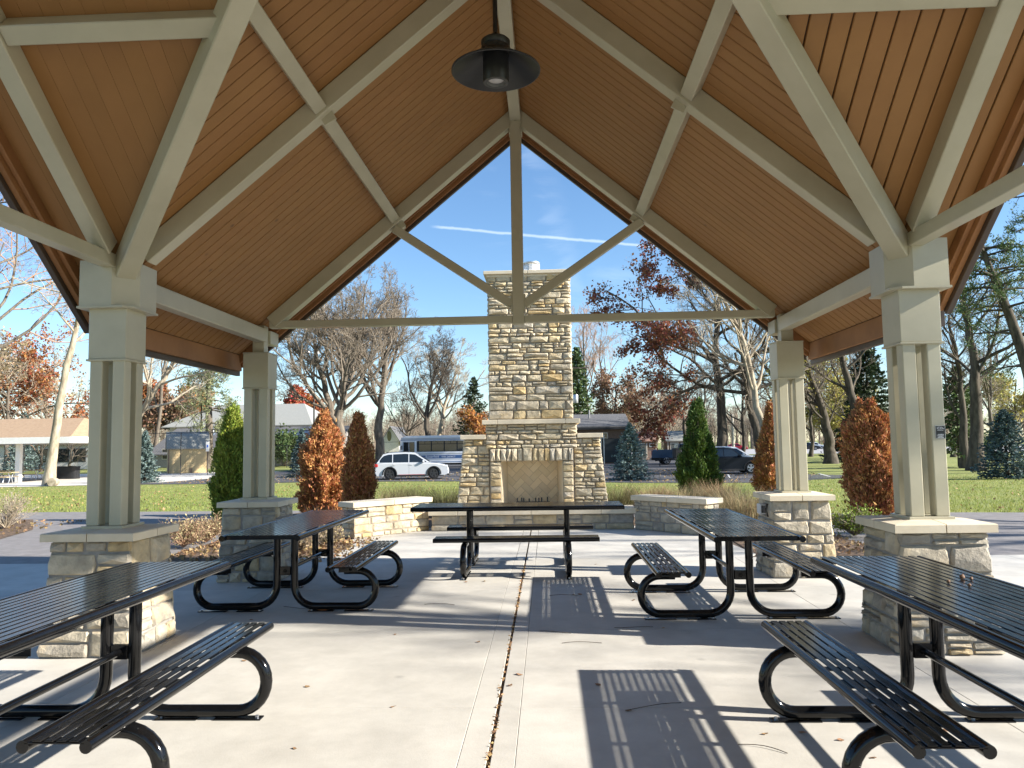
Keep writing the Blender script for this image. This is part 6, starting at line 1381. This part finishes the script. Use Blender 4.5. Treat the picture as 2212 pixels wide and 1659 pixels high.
T('small orange leafed tree in front of the dark fir beside the chimney', 88, [(1022, 1000), (1022, 960), (1024, 930), (1026, 890)], 0.16, 48, name='autumn_tree', limbs=12, lr=0.42, ang=50, sub=(5, 5, 4), t0=0.25, leaves=l_orange, nleaf=1800, lsize=0.26, twig=m_twig_pink, group='trees in autumn leaf')
# right of the chimney
spruce('pine_tree', 'tall green conifer just right of the chimney behind the transformer', on_ground(1250, 98), hgt(1240, 748, 98)+0.55, 2.7, l_pine, 49, 30, 13, nsz=0.42, dens=26, cat='pine', group='distant conifers', power=0.6)
T('tall thin bare tree right of the tall green conifer', 112, [(1272, 1000), (1270, 930), (1268, 850), (1262, 770), (1260, 705)], 0.28, 50, limbs=12, lr=0.36, ang=40, sub=(6, 6, 5), t0=0.3, upb=1.0, group=GB, twig=m_twig_pink, minr=0.011)
T('second thin bare tree farther right of the tall green conifer', 118, [(1310, 1000), (1308, 930), (1302, 850), (1296, 780), (1298, 730)], 0.26, 51, limbs=12, lr=0.38, ang=42, sub=(6, 6, 5), t0=0.3, upb=1.0, group=GB, twig=m_twig_pink, minr=0.011)
T('brown leafed round tree above the brick building roof', 104, [(1325, 1000), (1325, 950), (1328, 900), (1330, 835)], 0.28, 52, name='brown_tree', limbs=16, lr=0.62, ang=58, sub=(6, 6, 5), t0=0.2, twig=m_twig_pink, leaves=l_brown, nleaf=5200, lsize=0.30, group='trees in autumn leaf', minr=0.011)
T('tan twiggy tree above the red brown shed roof', 112, [(1390, 1000), (1390, 960), (1388, 920), (1386, 858)], 0.24, 53, limbs=16, lr=0.7, ang=58, sub=(7, 6, 5), t0=0.15, twig=m_twig_pale, group=GB, minr=0.012)
T('tan twiggy tree left of the green pointed cedar', 116, [(1442, 1000), (1444, 960), (1446, 915), (1448, 862)], 0.24, 54, limbs=16, lr=0.7, ang=58, sub=(7, 6, 5), t0=0.15, twig=m_twig_pale, group=GB, minr=0.012)
far_left = lambda Q: (Q[:, 0] < X(1490, 64)-0.04*0) | ((Q[:, 2] > 15.5))
T('big oak keeping its dark red leaves on the left side of its crown', 64, [(1558, 1005), (1557, 950), (1554, 890), (1552, 830), (1548, 760), (1552, 690), (1560, 600), (1565, 560)], 0.46, 55, name='oak_tree', bark=m_bark_dark, twig=m_twig_dark, limbs=17, lr=0.62, ang=66, sub=(7, 6, 6), t0=0.26, upb=0.3, leaves=l_oak, nleaf=23000, lsize=0.23, leaf_filter=far_left, group='trees in autumn leaf', wig=0.16, minr=0.009)
T('bare oak with thick leaning trunk left of the narrow dead cedar', 62, [(1652, 1000), (1640, 950), (1622, 890), (1612, 830), (1605, 760), (1590, 690), (1578, 630)], 0.42, 56, bark=m_bark_dark, twig=m_twig, limbs=15, lr=0.6, ang=60, sub=(6, 6, 5, 3), t0=0.26, group=GB, wig=0.17, upb=0.4, minr=0.009)
T('pale bare tree leaning left over the dark jeep', 56, [(1672, 1010), (1650, 930), (1632, 870), (1620, 790), (1600, 720), (1560, 640), (1520, 570)], 0.30, 57, bark=m_bark_pale, twig=m_twig_pale, limbs=14, lr=0.48, ang=52, sub=(6, 6, 5), t0=0.3, group=GB, wig=0.15)
T('leafless tree behind the narrow dead cedar by the rear right column', 75, [(1690, 1000), (1690, 930), (1686, 850), (1680, 760), (1676, 690)], 0.34, 58, bark=m_bark_dark, twig=m_twig_dark, limbs=14, lr=0.5, ang=52, sub=(6, 6, 5), t0=0.3, group=GB)
T('tree with a bent trunk standing alone on the lawn between the right columns', 68, [(1795, 1000), (1794, 965), (1788, 935), (1775, 890), (1760, 850), (1748, 800), (1735, 740)], 0.52, 59, bark=m_bark_dark, twig=m_twig_dark, limbs=11, lr=0.55, ang=55, sub=(6, 5, 5), t0=0.3, leaves=l_yellow, nleaf=2600, lsize=0.20, name='lawn_tree', cat='tree', group=GB)
T('yellow green leafed willow across the road between the right columns', 108, [(1790, 1000), (1792, 960), (1795, 900), (1800, 820)], 0.4, 60, name='willow_tree', limbs=18, lr=0.6, ang=60, sub=(7, 6, 5), t0=0.2, twig=m_twig_pale, leaves=l_yellow, nleaf=9000, lsize=0.36, g=0.7, group='trees in autumn leaf', minr=0.012)
T('big dark trunk behind the rust brown dead cedar', 62, [(1858, 1010), (1850, 940), (1838, 870), (1826, 800), (1815, 720), (1806, 640)], 0.46, 61, bark=m_bark_dark, twig=m_twig_dark, limbs=10, lr=0.45, ang=55, sub=(6, 5, 5), t0=0.35, group=GB)
spruce('norway_spruce', 'large dark spruce between the two right columns', on_ground(1880, 72), hgt(1880, 705, 72)+0.55, 3.9, l_fir, 62, 30, 15, nsz=0.36, dens=30, droop=0.5, group='distant conifers')
spruce('hemlock', 'drooping dark green hemlock just right of the front right column', on_ground(2072, 56), hgt(2075, 790, 56)+0.55, 2.6, l_pine, 63, 24, 12, nsz=0.27, dens=26, droop=0.6, cat='conifer', group='distant conifers', open_=0.15, z0=0.22)
T('thick old trunk with ivy left of the dark spruce at the right edge', 50, [(2108, 1016), (2110, 950), (2112, 880), (2106, 810), (2098, 740), (2088, 670), (2078, 600)], 0.46, 64, bark=m_bark_dark, twig=m_twig_dark, limbs=12, lr=0.40, ang=55, sub=(6, 6, 5), t0=0.35, leaves=l_yellow, nleaf=1500, lsize=0.13, group=GB)
T('thinner trunk in front of the hemlock at the right', 54, [(2085, 1010), (2084, 950), (2080, 880), (2076, 820), (2062, 740), (2050, 680)], 0.30, 65, bark=m_bark_dark, twig=m_twig_dark, limbs=13, lr=0.40, ang=52, sub=(6, 6, 5), t0=0.3, group=GB)
pine('leaning pine whose trunk crosses the sky at the right edge', 40, [(2275, 1020), (2248, 900), (2215, 780), (2188, 700), (2160, 630), (2136, 575), (2110, 500)], 0.36, 66, l_pine, 34, 2.9, 0.45, 26, 0.20, bark=m_bark_dark, sag=0.3)
pine('tall straight pine half outside the right edge', 46, [(2232, 1020), (2225, 900), (2222, 780), (2226, 660), (2232, 560), (2240, 440), (2245, 330)], 0.34, 67, l_pine, 34, 2.8, 0.3, 26, 0.20, bark=m_bark_dark, sag=0.3)
T('yellow leafed tree across the road at the right edge', 112, [(2190, 1000), (2190, 950), (2192, 900), (2195, 820)], 0.3, 68, name='autumn_tree', limbs=16, lr=0.6, ang=55, sub=(6, 6, 5), t0=0.2, leaves=l_yellow, nleaf=4200, lsize=0.36, twig=m_twig_pale, group='trees in autumn leaf', minr=0.012)
bush('russet_bush', 'russet leafed bush on the far verge between the right columns', on_ground(1822, 104), 2.4, 2.3, l_rust, 69, 3500, 0.22, group=None)
bush('green_bush', 'rounded green shrub behind the fence left of the orange dead cedar', on_ground(614, 84), 3.4, 3.9, l_pine, 70, 9000, 0.26, group=None, stems=110)
# woods closing the view all round
rr = np.random.default_rng(11); base = []
for s_ in range(5):
    r2 = np.random.default_rng(900+s_); tr = np.array([[[0, 0, 0], [0, 0, 4], [0.2, 0, 8], [0.1, 0.2, 12.5]]], float); rd = np.array([[0.28, 0.22, 0.15, 0.05]])
    A = Acc(); A.add(*tubes(tr, rd, 5)); p1, q1 = children(tr, rd, 12, 0.2, 1, 45, 0.42, 5, 0.1, 0.7, 0.14, r2, 0.03); A.add(*tubes(p1, q1, 3))
    p2, q2 = children(p1, q1, 6, 0.2, 1, 45, 0.5, 4, 0.1, 0.4, 0.15, r2, 0.022); A.add(*tubes(p2, q2, 3)); p3, q3 = children(p2, q2, 5, 0.2, 1, 45, 0.55, 3, 0.1, 0.3, 0.15, r2, 0.017); A.add(*tubes(p3, q3, 3))
    base.append((np.concatenate(A.V), np.concatenate(A.F)))
def woods(name, label, n, fx, hmul, m, seed, zs=(0.7, 1.15)):
    r2 = np.random.default_rng(seed); A = Acc()
    for i in range(n):
        x, y = fx(r2); V, F = base[i % 5]; a = r2.uniform(0, 6.28); s_ = hmul*r2.uniform(*zs); c, d = math.cos(a), math.sin(a)
        Vn = np.stack([V[:, 0]*c-V[:, 1]*d, V[:, 0]*d+V[:, 1]*c, V[:, 2]], 1)*s_+np.array([x, y, -0.6]); A.add(Vn, F)
    o = stuff(A.build(name, m)); tag(o, label, 'woods')
for i, (px, Y, top, m, bk, l) in enumerate(((1478, 84, 830, m_twig_dark, m_bark_dark, 'dark bare tree just left of the green pointed cedar top'), (1522, 88, 800, m_twig, m_bark, 'grey bare tree rising behind the green pointed cedar'),
        (1604, 92, 770, m_twig_dark, m_bark_dark, 'slender dark bare tree beside the plain grey pole'), (1718, 86, 770, m_twig, m_bark, 'bare tree seen through the gap right of the rear right column'), (1752, 96, 800, m_twig_dark, m_bark_dark, 'bare tree across the road behind the bent trunk'),
        (1838, 90, 740, m_twig, m_bark, 'bare tree beyond the dark spruce'), (2060, 84, 760, m_twig_dark, m_bark_dark, 'dark bare tree behind the hemlock at the right'), (2140, 78, 700, m_twig, m_bark, 'bare grey tree behind the dark blue spruce at the right edge'), (1415, 100, 850, m_twig_pink, m_bark, 'rusty bare tree between the two small brown sheds'))):
    T(l, Y, [(px, 1000), (px+3, 950), (px-2, 900), (px+2, (900+top)/2), (px-3, top+20)], 0.26, 200+i, bark=bk, twig=m, limbs=13, lr=0.52, ang=50, sub=(6, 6, 5), t0=0.25, upb=0.6, group=GB, minr=0.010)
woods('distant_woods', 'low brush along the far side of the road', 120, lambda r: (r.uniform(10, 140), r.uniform(176, 205)), 0.26, m_twig_far, 4)
# trees to the right of the picture whose branches shade the lawn and patio
for i, (x, y, s) in enumerate(((21.0, 3.0, 81), (24.0, 9.5, 82), (29.0, -4.0, 83))):
    tree('bare_tree', ['bare tree on the lawn right of the shelter, nearest the path', 'bare tree on the lawn right of the shelter, farther back', 'bare tree on the lawn to the right, behind the viewer'][i], 'tree', (x, y, -0.03),
         [(0, 0, 0), (0.1, 0, 3), (0.0, 0.2, 6), (0.3, 0, 10), (0.2, 0.1, 13)], 0.28, seed=s, limbs=12, lr=0.45, ang=50, sub=(5, 5, 4), t0=0.35, group=GB)
woods('distant_woods', 'far off bare woods closing the horizon', 330, lambda r: (r.uniform(-150, 150), r.uniform(205, 260)), 0.95, m_twig_far, 1)
woods('distant_woods', 'thicket of bare saplings behind the buildings left of the chimney', 130, lambda r: (r.uniform(-85, 20), r.uniform(125, 165)), 0.55, m_twig_far, 2)
woods('distant_woods', 'thicket of bare saplings beyond the road right of the chimney', 170, lambda r: (r.uniform(8, 150), r.uniform(188, 235)), 0.72, m_twig_far, 3)
